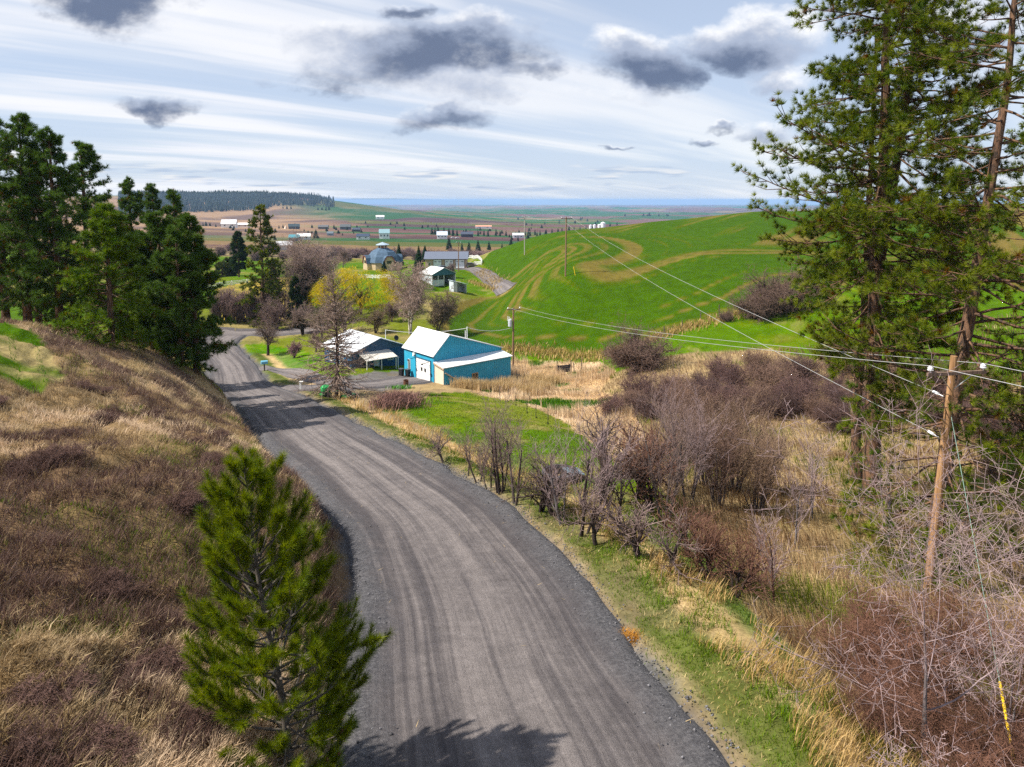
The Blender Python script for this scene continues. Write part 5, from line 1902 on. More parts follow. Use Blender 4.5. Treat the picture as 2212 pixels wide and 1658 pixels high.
def build_barn():
    rt = empty("blue_barn", BARN, ANG)
    tag(rt, "bright blue metal barn with white roof and lean-to", "barn")
    W, D, e0, ap, e1, ax = 11.0, 7.2, 3.8, 6.1, 3.35, 2.35
    bl = m_siding("blue_ribbed_metal", BLUE, .32, 2)
    bm = bm_new()
    prism(bm, [(0, 0, -2.2), (W, 0, -2.2), (W, 0, e1), (ax, 0, ap), (0, 0, e0)], (0, D, 0))
    obj_bm("wall", bm, bl, rt)
    wr = m_siding("white_ribbed_roof", (.68, .70, .73), .45, 1, depth=.15, rough=.35, var=.05)
    bm = bm_new()
    o = .22
    sl = (ap - e0) / ax
    sr = (ap - e1) / (W - ax)
    slab_roof(bm, (-o, -o, e0 - o * sl + .02), (ax, -o, ap + .02), (ax, D + o, ap + .02), (-o, D + o, e0 - o * sl + .02))
    slab_roof(bm, (ax + .004, -o, ap + .02), (W + o, -o, e1 - o * sr + .02), (W + o, D + o, e1 - o * sr + .02), (ax + .004, D + o, ap + .02))
    roof = obj_bm("roof", bm, wr, rt)
    bm = bm_new()
    rod(bm, (ax, -o, ap + .10), (ax, D + o, ap + .10), .09, 8)
    obj_bm("ridge_cap", bm, WHITE(), roof)
    # corner trim
    bm = bm_new()
    prism(bm, [(-.05, -.05, -.3), (.12, -.05, -.3), (.12, -.004, -.3), (-.004, -.004, -.3), (-.004, .12, -.3), (-.05, .12, -.3)], (0, 0, e0 + .05))
    obj_bm("corner_trim", bm, plain("blue_trim", (.03, .24, .45), .5), rt)
    bm = bm_new()
    box(bm, W - .12, W + .05, -.05, -.004, -2.0, e1 - .05)
    obj_bm("corner_trim", bm, plain("blue_trim", (.03, .24, .45), .5), rt)
    # overhead door with its frame, set in the left wall
    bm = bm_new()
    box(bm, -.07, -.004, .75, 4.05, -.35, 2.85)
    door = obj_bm("garage_door", bm, m_siding("white_panel_door", (.80, .79, .77), .6, horiz=True, depth=.2, var=.04), rt)
    for y in (1.9, 2.75):
        window(door, MX(-.075, y, 1.55, -math.pi / 2), .30, .42, BLACK(), "door_window", bars=0)
    bm = bm_new()
    box(bm, -.11, -.003, .60, .75, -.35, 3.0); box(bm, -.11, -.003, 4.05, 4.20, -.35, 3.0); box(bm, -.11, -.003, .75, 4.05, 2.85, 3.0)
    obj_bm("door_frame", bm, plain("dark_blue_trim", (.03, .12, .20), .5), rt)
    window(rt, MX(-.004, 5.9, 1.5, -math.pi / 2), .55, 1.6, WHITE(), "window", bars=0)
    for y in (4.55, 1.15):
        bm = bm_new()
        rod(bm, (-.0, y, 2.75), (-1.1, y - .1, 2.62), .035)
        lathe(bm, [(0, .1), (.10, .08), (.16, -.06), (0, -.06)], 10, (-1.1, y - .1, 2.6))
        obj_bm("lamp_bracket", bm, BLACK(), rt)
    bm = bm_new()
    box(bm, -.22, -.004, 4.3, 4.75, 3.15, 3.40)
    lathe(bm, [(0, 0), (.13, 0), (.10, .16), (0, .18)], 10, (-.25, 4.5, 3.0))
    obj_bm("yard_light", bm, WHITE(), rt)
    # lean-to along the front
    l0, l1, dp = .05, 11.0, 2.1
    bm = bm_new()
    prism(bm, [(l0 + .1, -dp, -2.2), (l1, -dp, -2.2), (l1, -dp, 2.52), (l0 + .1, -dp, 2.52)], (0, .08, 0))
    prism(bm, [(l1 - .08, -dp + .08, -2.2), (l1 - .08, 0, -2.2), (l1 - .08, 0, 2.86), (l1 - .08, -dp + .08, 2.53)], (.08, 0, 0))
    lean = obj_bm("lean_to", bm, bl, rt)
    bm = bm_new()
    prism(bm, [(l0, -dp, -.9), (l0, -.01, -.5), (l0, -.01, 2.86), (l0, -dp, 2.50)], (.08, 0, 0))
    obj_bm("cream_side_wall", bm, m_siding("cream_ribbed_metal", (.66, .60, .48), .30, 1), lean)
    bm = bm_new()
    slab_roof(bm, (l0 - .15, -dp - .2, 2.50), (l1 + .2, -dp - .2, 2.50), (l1 + .2, -.01, 2.92), (l0 - .15, -.01, 2.92), .07)
    obj_bm("lean_to_roof", bm, wr, lean)
    bm = bm_new()
    prism(bm, [(l0 - .2, -dp - .25, 2.33), (l0 - .2, -.1, 2.74), (l0 - .2, -.1, 2.92), (l0 - .2, -dp - .25, 2.51)], (.045, 0, 0))
    obj_bm("rake_board", bm, m_wood("weathered_board", (.30, .20, .13), (.52, .40, .30)), lean)
    bm = bm_new()
    rod(bm, (l0 + .2, -dp - .12, 1.9), (l0 + 3.4, -dp - .35, -.30), .09, 8)
    rod(bm, (l0 + 3.4, -dp - .35, -.30), (l0 + 3.4, -dp - .35, -1.6), .07, 8)
    obj_bm("gutter_pipe", bm, plain("rusty_pipe", (.45, .38, .30), .7, var=.35, scale=6), lean)
    window(lean, MX(l0 + 4.9, -dp - .004, .75), .95, .85, m_wood("raw_wood", (.42, .24, .10), (.55, .36, .18)), "window", .08)
    bm = bm_new()
    box(bm, -2.0, -.12, .3, 5.4, -.30, -.02)
    ob = obj_bm("concrete_apron", bm, plain("pale_concrete", (.46, .42, .36), .9, var=.12, scale=1.5))
    ob.location = rt.location; ob.rotation_euler = rt.rotation_euler
    tag(ob, "pale concrete apron in front of the barn's white door", kind='structure')
    # conduit mast for the supply cable
    bm = bm_new()
    rod(bm, (W - 3.4, 3.2, 3.9), (W - 3.4, 3.2, 6.2), .045); rod(bm, (W - 3.7, 3.2, 4.0), (W - 3.7, 3.2, 5.7), .04)
    obj_bm("cable_mast", bm, WHITE(), rt)
    # bins and clutter by the barn
    Mw = Matrix.Translation(BARN) @ Matrix.Rotation(ANG, 4, 'Z')
    for i, (lx, ly, lb) in enumerate(((-1.15, 6.1, "black wheeled bin standing further from the barn wall"), (-.55, 5.45, "black wheeled bin standing close to the barn wall"))):
        p = Mw @ Vector((lx, ly, 0)); p.z = gz(p.x, p.y)
        r2 = empty("wheeled_bin", p, ANG + .3)
        tag(r2, lb, "bin", "wheeled bins by the barn")
        bm = bm_new()
        prof = [(-.26, -.30), (.26, -.30), (.26, .30), (-.26, .30)]
        a = [bm.verts.new((x * .82, y * .82, .08)) for x, y in prof]; b = [bm.verts.new((x, y, 1.02)) for x, y in prof]
        bm.faces.new(a[::-1]); bm.faces.new(b)
        for k in range(4): bm.faces.new((a[k], a[(k + 1) % 4], b[(k + 1) % 4], b[k]))
        obj_bm("body", bm, BLACK(), r2, .02)
        bm = bm_new(); box(bm, -.29, .29, -.33, .34, 1.025, 1.10)
        obj_bm("lid", bm, plain("dark_grey_plastic", (.06, .065, .07), .4), r2, .02)
        for sx in (-1, 1):
            bm = bm_new(); rod(bm, (sx * .22, .26, .11), (sx * .28, .26, .11), .11, 14)
            obj_bm("wheel", bm, BLACK(), r2)
    p = hit(406, 387.5)
    r2 = empty("burn_barrel", p)
    tag(r2, "rusty steel burn barrel on the meadow edge by the barn", "barrel")
    bm = bm_new()
    lathe(bm, [(0, .02), (.30, .02), (.305, .30), (.315, .32), (.305, .34), (.305, .60), (.315, .62), (.305, .64), (.30, .92), (.27, .92), (.27, .10), (0, .10)], 20)
    obj_bm("drum", bm, plain("rust", (.12, .05, .03), .9, var=.45, scale=7), r2)
    bm = bm_new()
    lathe(bm, [(.302, .885), (.325, .885), (.325, .925), (.302, .925)], 20)
    obj_bm("rim", bm, plain("dark_rust", (.07, .035, .025), .85, var=.4, scale=9), r2)
    g = np.random.RandomState(3)
    p = hit(401, 389)
    a = g.normal(size=(420, 2)) * (.55, .3)
    v, q, t, c = blades(g, lift(p.x + a[:, 0], p.y + a[:, 1]), .55, .06, .6, g.uniform(0, 6.3, 420), (.05, .20, .04), (.16, .36, .08))
    c[:400] = (.75, .75, .68)
    o = link("garden_plant", mesh_np("garden_plant", v, quads=q, tris=t, mats=[m_leaf()], colors=c))
    tag(o, "bright green plant clump with white blooms beside the rusty barrel", "plant")


def build_house():
    O = HOUSE
    rt = empty("house", O, ANG)
    tag(rt, "navy blue house with a white metal roof behind the bare larch", "house")
    W, D, e, ap = 8.8, 8.6, 3.1, 4.75
    navy = m_siding("navy_lap_siding", (.012, .075, .19), .22, horiz=True, depth=.2)
    bm = bm_new()
    prism(bm, [(0, 0, -1.5), (W, 0, -1.5), (W, 0, e), (W / 2, 0, ap), (0, 0, e)], (0, D, 0))
    obj_bm("wall", bm, navy, rt)
    bm = bm_new()
    prism(bm, [(.12, -.03, e - .02), (W - .12, -.03, e - .02), (W / 2, -.03, ap - .05)], (0, .026, 0))
    obj_bm("gable_panel", bm, m_siding("grey_blue_siding", (.045, .085, .15), .22, horiz=True, depth=.2), rt)
    wr = m_siding("galvanised_roof", (.66, .68, .72), .45, 1, depth=.15, rough=.35, var=.10)
    bm = bm_new()
    s = (ap - e) / (W / 2); o = .35
    slab_roof(bm, (-o, -o, e - o * s + .02), (W / 2, -o, ap + .02), (W / 2, D + o, ap + .02), (-o, D + o, e - o * s + .02))
    slab_roof(bm, (W / 2 + .004, -o, ap + .02), (W + o, -o, e - o * s + .02), (W + o, D + o, e - o * s + .02), (W / 2 + .004, D + o, ap + .02))
    roof = obj_bm("roof", bm, wr, rt)
    bm = bm_new()
    rod(bm, (W / 2 + 2.6, -.15, ap - 1.0), (W / 2 + 2.6, -.15, ap - .45), .03)
    Md = Matrix.Translation((W / 2 + 2.6, -.22, ap - .25)) @ Matrix.Rotation(R(70), 4, 'X')
    lathe(bm, [(0, .0), (.2, .03), (.38, .12), (.36, .13), (0, .02)], 16, (0, 0, 0), Md)
    obj_bm("satellite_dish", bm, BLACK(), roof)
    bm = bm_new()
    rod(bm, (W - 1.0, 4.2, 3.3), (W - 1.0, 4.2, 5.0), .04)
    obj_bm("cable_mast", bm, WHITE(), roof)
    window(rt, MX(6.15, -.004, 1.9), .95, 1.05, WHITE(), "window", bars=1)
    window(rt, MX(2.2, -.004, 1.5), 1.3, 1.1, WHITE(), "window", bars=1)
    window(rt, MX(-.004, 3.0, 1.6, -math.pi / 2), 1.2, 1.1, WHITE(), "window", bars=1)
    window(rt, MX(-.004, 6.2, 1.6, -math.pi / 2), 1.2, 1.1, WHITE(), "window", bars=1)
    bm = bm_new(); box(bm, 3.4, 4.35, -.05, .02, .0, 2.05)
    obj_bm("door", bm, WHITE(), rt)
    # porch
    bm = bm_new()
    slab_roof(bm, (1.0, -2.5, 2.28), (5.9, -2.5, 2.28), (5.9, -.01, 2.95), (1.0, -.01, 2.95), .06)
    porch = obj_bm("porch_roof", bm, m_siding("porch_ribbed_roof", (.58, .55, .50), .40, 0, depth=.25, var=.14), rt)
    for x in (1.15, 3.4, 5.7):
        bm = bm_new(); box(bm, x - .06, x + .06, -2.40, -2.28, -1.0, 2.27)
        obj_bm("post", bm, TRIM(), porch)
    bm = bm_new()
    box(bm, 1.05, 5.8, -2.38, -2.32, -.9, .75)
    obj_bm("railing_panel", bm, plain("dark_lattice", (.055, .06, .055), .8, var=.3), porch)
    bm = bm_new()
    rod(bm, (5.95, -2.52, 2.25), (5.95, -2.52, -.15), .05); rod(bm, (5.95, -2.52, -.15), (6.6, -2.9, -.35), .05)
    obj_bm("downspout", bm, WHITE(), rt)
    bm = bm_new()
    rod(bm, (W + .2, -.1, e - .1), (W + .2, -.1, -.3), .05)
    obj_bm("downspout", bm, WHITE(), rt)
    bm = bm_new(); box(bm, -.42, -.34, -.3, D + .3, e - .28, e - .14)
    obj_bm("gutter", bm, WHITE(), rt)


def car(loc, rz, name, label, color, pickup=False, sc=1.0, group=None):
    rt = empty(name, loc, rz); rt.scale = (sc,) * 3
    tag(rt, label, "car" if not pickup else "trailer", group)
    m = plain("car_paint_%d" % int(sum(color) * 1000), color, .25, spec=.6, var=.05)
    prof = [(-2.1, .35), (2.1, .35), (2.15, .75), (1.1, .92), (.45, 1.40), (-1.15, 1.42), (-1.95, .98), (-2.15, .8)]
    bm = bm_new(); prism(bm, [(x, -.86, z) for x, z in prof], (0, 1.72, 0))
    b = obj_bm("body", bm, m, rt, .08)
    for s in (-1, 1):
        bm = bm_new(); prism(bm, [(x, s * .87 - .008, z) for x, z in ((.85, .95), (.38, 1.32), (-1.05, 1.33), (-1.55, .98))], (0, .016, 0))
        obj_bm("side_window", bm, m_glass(), b)
    bm = bm_new(); prism(bm, [(1.09, -.70, .95), (1.09, .70, .95), (.50, .66, 1.37), (.50, -.66, 1.37)], (.03, 0, .03))
    obj_bm("windscreen", bm, m_glass(), b)
    for x in (-1.3, 1.35):
        for s in (-1, 1):
            bm = bm_new(); rod(bm, (x, s * .70, .33), (x, s * .90, .33), .33, 16)
            w = obj_bm("wheel", bm, BLACK(), rt)
            bm = bm_new(); rod(bm, (x, s * .895, .33), (x, s * .915, .33), .19, 12)
            obj_bm("hubcap", bm, STEEL(), w)
    return rt


def build_farmstead():
    # --- open-fronted gable shed
    p = hit(432, 285.2)
    rt = empty("open_shed", p, ANG)
    tag(rt, "open-fronted pale metal shed with a light gabled roof", "shed")
    W, D, e, ap = 8.0, 6.2, 2.9, 4.6
    pale = m_siding("pale_grey_metal", (.52, .58, .64), .35, 2)
    bm = bm_new()
    box(bm, 0, .1, 0, D, -.8, e); box(bm, .1, W - .1, D - .1, D, -.8, e); box(bm, W - .1, W, 0, D, -.8, e)
    obj_bm("wall", bm, pale, rt)
    bm = bm_new(); prism(bm, [(0, -.03, e - .35), (W, -.03, e - .35), (W, -.03, e), (W / 2, -.03, ap), (0, -.03, e)], (0, .028, 0))
    obj_bm("gable_panel", bm, m_siding("teal_metal", (.035, .13, .19), .35, 0), rt)
    bm = bm_new(); prism(bm, [(.1, D - .1, e), (W - .1, D - .1, e), (W / 2, D - .1, ap - .03)], (0, .08, 0))
    obj_bm("back_gable", bm, pale, rt)
    bm = bm_new(); s = (ap - e) / (W / 2); o = .3
    slab_roof(bm, (-o, -o, e - o * s + .02), (W / 2, -o, ap + .02), (W / 2, D + o, ap + .02), (-o, D + o, e - o * s + .02))
    slab_roof(bm, (W / 2 + .004, -o, ap + .02), (W + o, -o, e - o * s + .02), (W + o, D + o, e - o * s + .02), (W / 2 + .004, D + o, ap + .02))
    obj_bm("roof", bm, m_siding("light_ribbed_roof", (.72, .74, .74), .45, 1, depth=.15, rough=.4), rt)
    bm = bm_new(); box(bm, .15, 3.9, -.02, .06, -.4, 1.35)
    obj_bm("half_wall", bm, pale, rt)
    for x in (0, 2.0, 3.95, 7.85):
        bm = bm_new(); box(bm, x, x + .15, -.06, .10, -.6, e - .36)
        obj_bm("post", bm, WHITE(), rt)
    # --- small lean-to shelter
    p = hit(453.5, 291.8)
    rt = empty("lean_to_shed", p, .5)
    tag(rt, "small single-slope shelter with a dark open front", "shed")
    W, D = 3.6, 2.6
    bm = bm_new()
    prism(bm, [(0, 0, -.5), (0, D, -.5), (0, D, 2.5), (0, 0, 2.6)], (.1, 0, 0)); box(bm, .1, W - .1, D - .1, D, -.5, 1.6); box(bm, W - .1, W, 0, D, -.5, 1.6)
    obj_bm("wall", bm, pale, rt)
    bm = bm_new(); slab_roof(bm, (-.25, -.3, 2.72), (W + .3, -.3, 1.66), (W + .3, D + .2, 1.66), (-.25, D + .2, 2.72), .08)
    obj_bm("roof", bm, m_siding("pale_blue_roof", (.50, .60, .66), .4, 1, depth=.15), rt)
    bm = bm_new()
    box(bm, .0, 1.0, -.06, .0, -.3, 2.3)
    obj_bm("slatted_gate", bm, m_siding("pale_slats", (.55, .60, .62), .3, horiz=True, depth=.6), rt)
    # --- long three-door garage
    p = hit(425.3, 268)
    rt = empty("triple_garage", p, .03)
    tag(rt, "long tan garage with three white doors and a grey roof", "garage")
    W, D, e = 14.0, 8.5, 3.15
    bm = bm_new(); prism(bm, [(0, 0, -1), (0, D, -1), (0, D, e), (0, D / 2, e + 2.0), (0, 0, e)], (W, 0, 0))
    obj_bm("wall", bm, m_siding("tan_siding", (.42, .31, .21), .25, horiz=True, depth=.15), rt)
    bm = bm_new(); o = .45; s = 2.0 / (D / 2)
    slab_roof(bm, (-o, -o, e - o * s + .02), (W + o, -o, e - o * s + .02), (W + o, D / 2, e + 2.02), (-o, D / 2, e + 2.02))
    slab_roof(bm, (-o, D / 2 + .004, e + 2.02), (W + o, D / 2 + .004, e + 2.02), (W + o, D + o, e - o * s + .02), (-o, D + o, e - o * s + .02))
    obj_bm("roof", bm, plain("slate_grey_shingle", (.115, .135, .185), .8, var=.15, scale=4), rt)
    for x0, x1 in ((2.75, 5.4), (6.6, 9.3), (10.2, 13.1)):
        bm = bm_new(); box(bm, x0, x1, -.05, -.004, -.1, 2.75)
        d = obj_bm("garage_door", bm, m_siding("white_sectional_door", (.72, .75, .80), .55, horiz=True, depth=.2), rt)
        for xa in (x0 + .25, x1 - 1.0):
            bm = bm_new(); box(bm, xa, xa + .75, -.06, -.05, 1.95, 2.2)
            obj_bm("pane", bm, m_glass(), d)
        bm = bm_new(); box(bm, x0 - .16, x0, -.07, -.004, -.1, 2.9); box(bm, x1, x1 + .16, -.07, -.004, -.1, 2.9); box(bm, x0, x1, -.07, -.004, 2.75, 2.9)
        obj_bm("door_frame", bm, plain("brown_trim", (.14, .08, .055), .7), rt)
    window(rt, MX(1.3, -.004, 1.4), 1.0, 1.0, WHITE())
    # --- octagonal house with a cupola
    c = hit(380, 270.5)
    c = c + Vector((0, 6.2, 0)); c.z = gz(c.x, c.y)
    rt = empty("octagonal_house", c, R(8))
    tag(rt, "round-barn style octagonal tan house with a blue-grey domed roof and cupola", "house")
    tan = m_siding("tan_house_siding", (.50, .385, .25), .3, horiz=True, depth=.12)
    blue = plain("blue_grey_shingle", (.060, .105, .165), .75, var=.22, scale=1.2)
    a8 = R(22.5)

    def octa(bm, prof):
        lathe(bm, prof, 8, (0, 0, 0), Matrix.Rotation(a8, 4, 'Z'))
    bm = bm_new(); octa(bm, [(6.5, -1.5), (6.5, 3.2)])
    obj_bm("wall", bm, tan, rt)
    bm = bm_new(); octa(bm, [(7.0, 3.0), (6.0, 5.2), (4.6, 6.9), (2.0, 8.3), (0, 8.3)])
    roof = obj_bm("roof", bm, blue, rt)
    bm = bm_new(); octa(bm, [(1.75, 8.0), (1.75, 9.5)])
    cu = obj_bm("cupola", bm, plain("red_brown_wood", (.30, .11, .06), .7, var=.3), rt)
    bm = bm_new(); octa(bm, [(2.75, 9.4), (2.7, 9.55), (0, 10.5)])
    obj_bm("cupola_roof", bm, plain("pale_blue_grey_roof", (.28, .36, .44), .6), cu)
    for k in range(8):
        an = a8 + k * math.pi / 4
        bm = bm_new(); box(bm, -.10, .10, -.10, .10, 8.25, 9.45, Matrix.Translation((math.cos(an) * 1.75, math.sin(an) * 1.75, 0)))
        obj_bm("cupola_post", bm, WHITE(), cu)
    gam = [(-2.5, 0), (2.5, 0), (2.35, 2.6), (1.7, 4.6), (0.9, 5.5), (-0.9, 5.5), (-1.7, 4.6), (-2.35, 2.6)]
    for k in range(4):
        an = R(-68) + k * math.pi / 2
        M = Matrix.Rotation(an + math.pi / 2, 4, 'Z')
        bm = bm_new(); prism(bm, [M @ Vector((x, -7.0, z - (1.2 if z == 0 else 0))) for x, z in gam], M.to_3x3() @ Vector((0, 4.2, 0)))
        d = obj_bm("dormer", bm, tan, rt)
        bm = bm_new()
        for (x0, z0), (x1, z1) in zip(gam[2:-1], gam[3:]):
            q = [Vector((x0 * 1.04, -7.3, z0 + .05)), Vector((x1 * 1.04, -7.3, z1 + .05)), Vector((x1 * 1.04, -2.8, z1 + .05)), Vector((x0 * 1.04, -2.8, z0 + .05))]
            slab_roof(bm, *[M @ v for v in q], .14)
        obj_bm("dormer_roof", bm, blue, d)
        bm = bm_new()
        for (x0, z0), (x1, z1) in zip(gam[2:-1], gam[3:]):
            q = [Vector((x0 * 1.05, -7.36, z0 + .02)), Vector((x1 * 1.05, -7.36, z1 + .02)), Vector((x1 * .93, -7.36, z1 - .16)), Vector((x0 * .93, -7.36, z0 - .16))]
            prism(bm, [M @ v for v in q], M.to_3x3() @ Vector((0, .05, 0)))
        obj_bm("red_rake_trim", bm, plain("dark_red_trim", (.22, .035, .03), .6), d)
        window(d, M @ MX(0, -7.004, 3.3), 1.8, 1.0, BLACK(), "window", bars=1)
    # --- vehicles there
    car(hit(443.5, 270.5) + Vector((0, 0, .1)), R(20), "parked_car", "dark blue car parked behind the open shed", (.02, .035, .07))
    car(hit(471, 267) + Vector((0, 0, .1)), R(10), "parked_car", "grey-brown truck beside the three-door garage", (.16, .14, .12))
    # --- conifers of the yard
    for px, py, H, rad, sd_, lb in ((419, 277.5, 9.8, 2.5, 5, "dark blue-green spruce left of the three-door garage"), (384, 271.8, 4.2, 1.5, 6, "cone-shaped dark shrub in front of the octagonal house"),
                                    (399, 262, 9.5, 2.4, 7, "dark spruce right of the octagonal house"), (391, 258, 7, 1.5, 8, "slim spruce behind the octagonal house"), (425, 250, 7, 2.0, 9, "spruce beyond the three-door garage roof")):
        pp = hit(px, py) if py > 262 else on(px, 285)
        r2 = empty("spruce_tree", pp, sd_)
        tag(r2, lb, "spruce tree")
        for nm, me in zip(("trunk", "crown"), far_conifer_mesh(sd_, 900, H, rad)):
            link(nm, me, r2)


def rail_fence(name, label, pts, h=1.25, step=2.6):
    P = resample(np.array([tuple(p) for p in pts]), .5) if len(pts) > 2 else np.array([tuple(pts[0]), tuple(pts[1])])
    seg = np.linalg.norm(np.diff(np.array([tuple(p) for p in pts])[:, :2], axis=0), axis=1)
    Q = []
    for (a, b), L in zip(zip(pts[:-1], pts[1:]), seg):
        n = max(1, int(L / step))
        for k in range(n): Q.append(a.lerp(b, k / n))
    Q.append(pts[-1])
    for q in Q: q.z = gz(q.x, q.y)
    rt = empty(name, Q[0])
    tag(rt, label, "fence", "white rail fences")
    o = Vector(Q[0])
    wm = plain("white_vinyl", (.80, .80, .80), .5, var=.04)
    pm = bpy.data.meshes.new("post")
    bm = bm_new(); box(bm, -.09, .09, -.09, .09, -.2, h + .1); bm.to_mesh(pm); bm.free(); pm.materials.append(wm)
    for q in Q:
        link("post", pm, rt).location = q - o
    for zz in (.40, .78, h - .08):
        bm = bm_new()
        for a, b in zip(Q[:-1], Q[1:]):
            d = b - a; L = d.length
            M = Matrix.Translation(a - o + Vector((0, 0, zz))) @ d.to_track_quat('X', 'Z').to_matrix().to_4x4()
            box(bm, 0, L, -.03, .03, -.085, .085, M)
        obj_bm("rail", bm, wm, rt)


def build_fences():
    rail_fence("rail_fence", "white rail fence along the top of the dry paddock", [hit(208, 290), hit(220, 287), hit(232, 285.5), hit(247, 284), hit(262, 283)])
    rail_fence("rail_fence", "white rail fence glimpsed between the bare trees and the willow", [hit(310, 277), hit(318, 278.5), hit(327, 280)])
    rail_fence("rail_fence", "white rail fence passing in front of the octagonal house", [hit(352, 278.5), hit(366, 278.5), hit(386, 278.5), hit(392, 283)])
    rail_fence("rail_fence", "white rail fence running downhill toward the white birch", [hit(395.5, 284), hit(395.5, 294), hit(400, 299.5), hit(408, 305)])
    rail_fence("rail_fence", "white rail fence wrapping the right end of the three-door garage", [hit(467, 259), hit(472, 258.5), hit(482, 263), hit(481.5, 265), hit(474, 265.5)])
    wood = m_wood("old_post_wood", (.06, .045, .038), (.16, .125, .10))
    steel = plain("dark_steel_post", (.045, .035, .035), .7, var=.3)

    def post(px, py, H, r, m, name, label, group, lean=0):
        p = hit(px, py)
        bm = bm_new()
        rod(bm, (0, 0, -.3), (lean, 0, H), r, 7, r * .85)
        if name == "steel_post":
            box(bm, -.05, .05, -.012, .012, -.1, .15)
            for z in (.4, .7, 1.0): box(bm, -.03, .03, -r - .02, -r, z, z + .03)
        o = obj_bm(name, bm, m)
        o.location = p
        tag(o, label, "fence post", group)
    for px, py in ((491, 395), (499.7, 398), (508, 402), (516, 406), (527, 413), (536, 418), (548, 424), (472, 392), (481, 393)):
        post(px, py, 1.45, .035, steel, "steel_post", "thin dark steel post between the meadow and the reeds", "steel posts along the reeds")
    for px, py, H in ((499, 378, 1.7), (502, 377, 1.6), (505, 376.5, 1.8)):
        post(px, py, H, .06, wood, "wooden_post", "old wooden post right behind the barn's back corner", "posts behind the barn")
    for px, py, H, l in ((556.8, 373, 1.7, .05), (571, 372.5, 1.8, 0), (574.5, 373, 1.5, -.15), (581, 371, 1.9, .1), (605, 358, 1.6, .15)):
        post(px, py, H, .07, wood, "wooden_post", "weathered wooden post standing in the reeds near the board panel", "posts in the reeds", l)
    for px, py in ((682, 330), (700.5, 321), (719, 314), (740, 309.5), (664, 336)):
        post(px, py, 1.5, .085, wood, "wooden_post", "dark wooden post along the green field's fence line", "posts along the green field")
    p = hit(564, 374)
    rt = empty("board_panel", p, .35)
    tag(rt, "dark weathered board panel propped in the pale reeds", "board panel")
    bm = bm_new()
    for k in range(4):
        box(bm, -.95, .95, -.03, .03, .25 + k * .26, .25 + k * .26 + .235)
    obj_bm("boards", bm, plain("dark_boards", (.045, .045, .065), .8, var=.4, scale=5), rt)
    for s in (-1, 1):
        bm = bm_new(); box(bm, s * .85 - .05, s * .85 + .05, .031, .12, -.3, 1.35)
        obj_bm("batten", bm, wood, rt)


def wire(name, label, a, b, sag, r, m, group=None, cat="power line"):
    a = Vector(a); b = Vector(b)
    n = 26
    P = [a.lerp(b, t / n) - Vector((0, 0, 4 * sag * (t / n) * (1 - t / n))) for t in range(n + 1)]
    V, Q, _ = path_tube([tuple(p) for p in P], [r] * (n + 1), 6)
    o = link(name, mesh_np(name, V, quads=Q, mats=[m], smooth=True))
    tag(o, label, cat, group)


def pole(label, base, top, r, arm=None, arm_dir=(1, 0, 0), ins=(), extra=None, wood=None, armz=.45):
    base = Vector(base); top = Vector(top)
    rt = empty("utility_pole", base)
    tag(rt, label, "utility pole")
    H = top - base
    bm = bm_new()
    rod(bm, (0, 0, -.6), H, r, 14, r * .72)
    obj_bm("shaft", bm, wood, rt, smooth=False)
    if arm:
        d = Vector(arm_dir).normalized()
        c = H * (1 - armz / H.length)
        M = Matrix.Translation(c + d.cross(Vector((0, 0, 1))) * (r + .06)) @ d.to_track_quat('X', 'Z').to_matrix().to_4x4()
        bm = bm_new(); box(bm, -arm / 2, arm / 2, -.055, .055, -.07, .07, M)
        a = obj_bm("crossarm", bm, m_wood("crossarm_wood", (.10, .07, .055), (.22, .15, .11)), rt, .01)
        for s in ins:
            bm = bm_new()
            lathe(bm, [(0, .07), (.02, .07), (.02, .14), (.10, .15), (.115, .19), (.06, .21), (.10, .23), (.10, .27), (.05, .30), (.05, .33), (0, .34)], 12, M @ Vector((s * (arm / 2 - .12), 0, 0)))
            obj_bm("insulator", bm, plain("white_porcelain", (.75, .77, .80), .2, spec=.6, var=.03), a)
        bm = bm_new()
        for s in (-1, 1):
            rod(bm, M @ Vector((s * arm * .28, -.03, -.06)), Vector(c) - Vector((0, 0, .75)), .018, 6)
        obj_bm("brace", bm, STEEL(), a)
    return rt


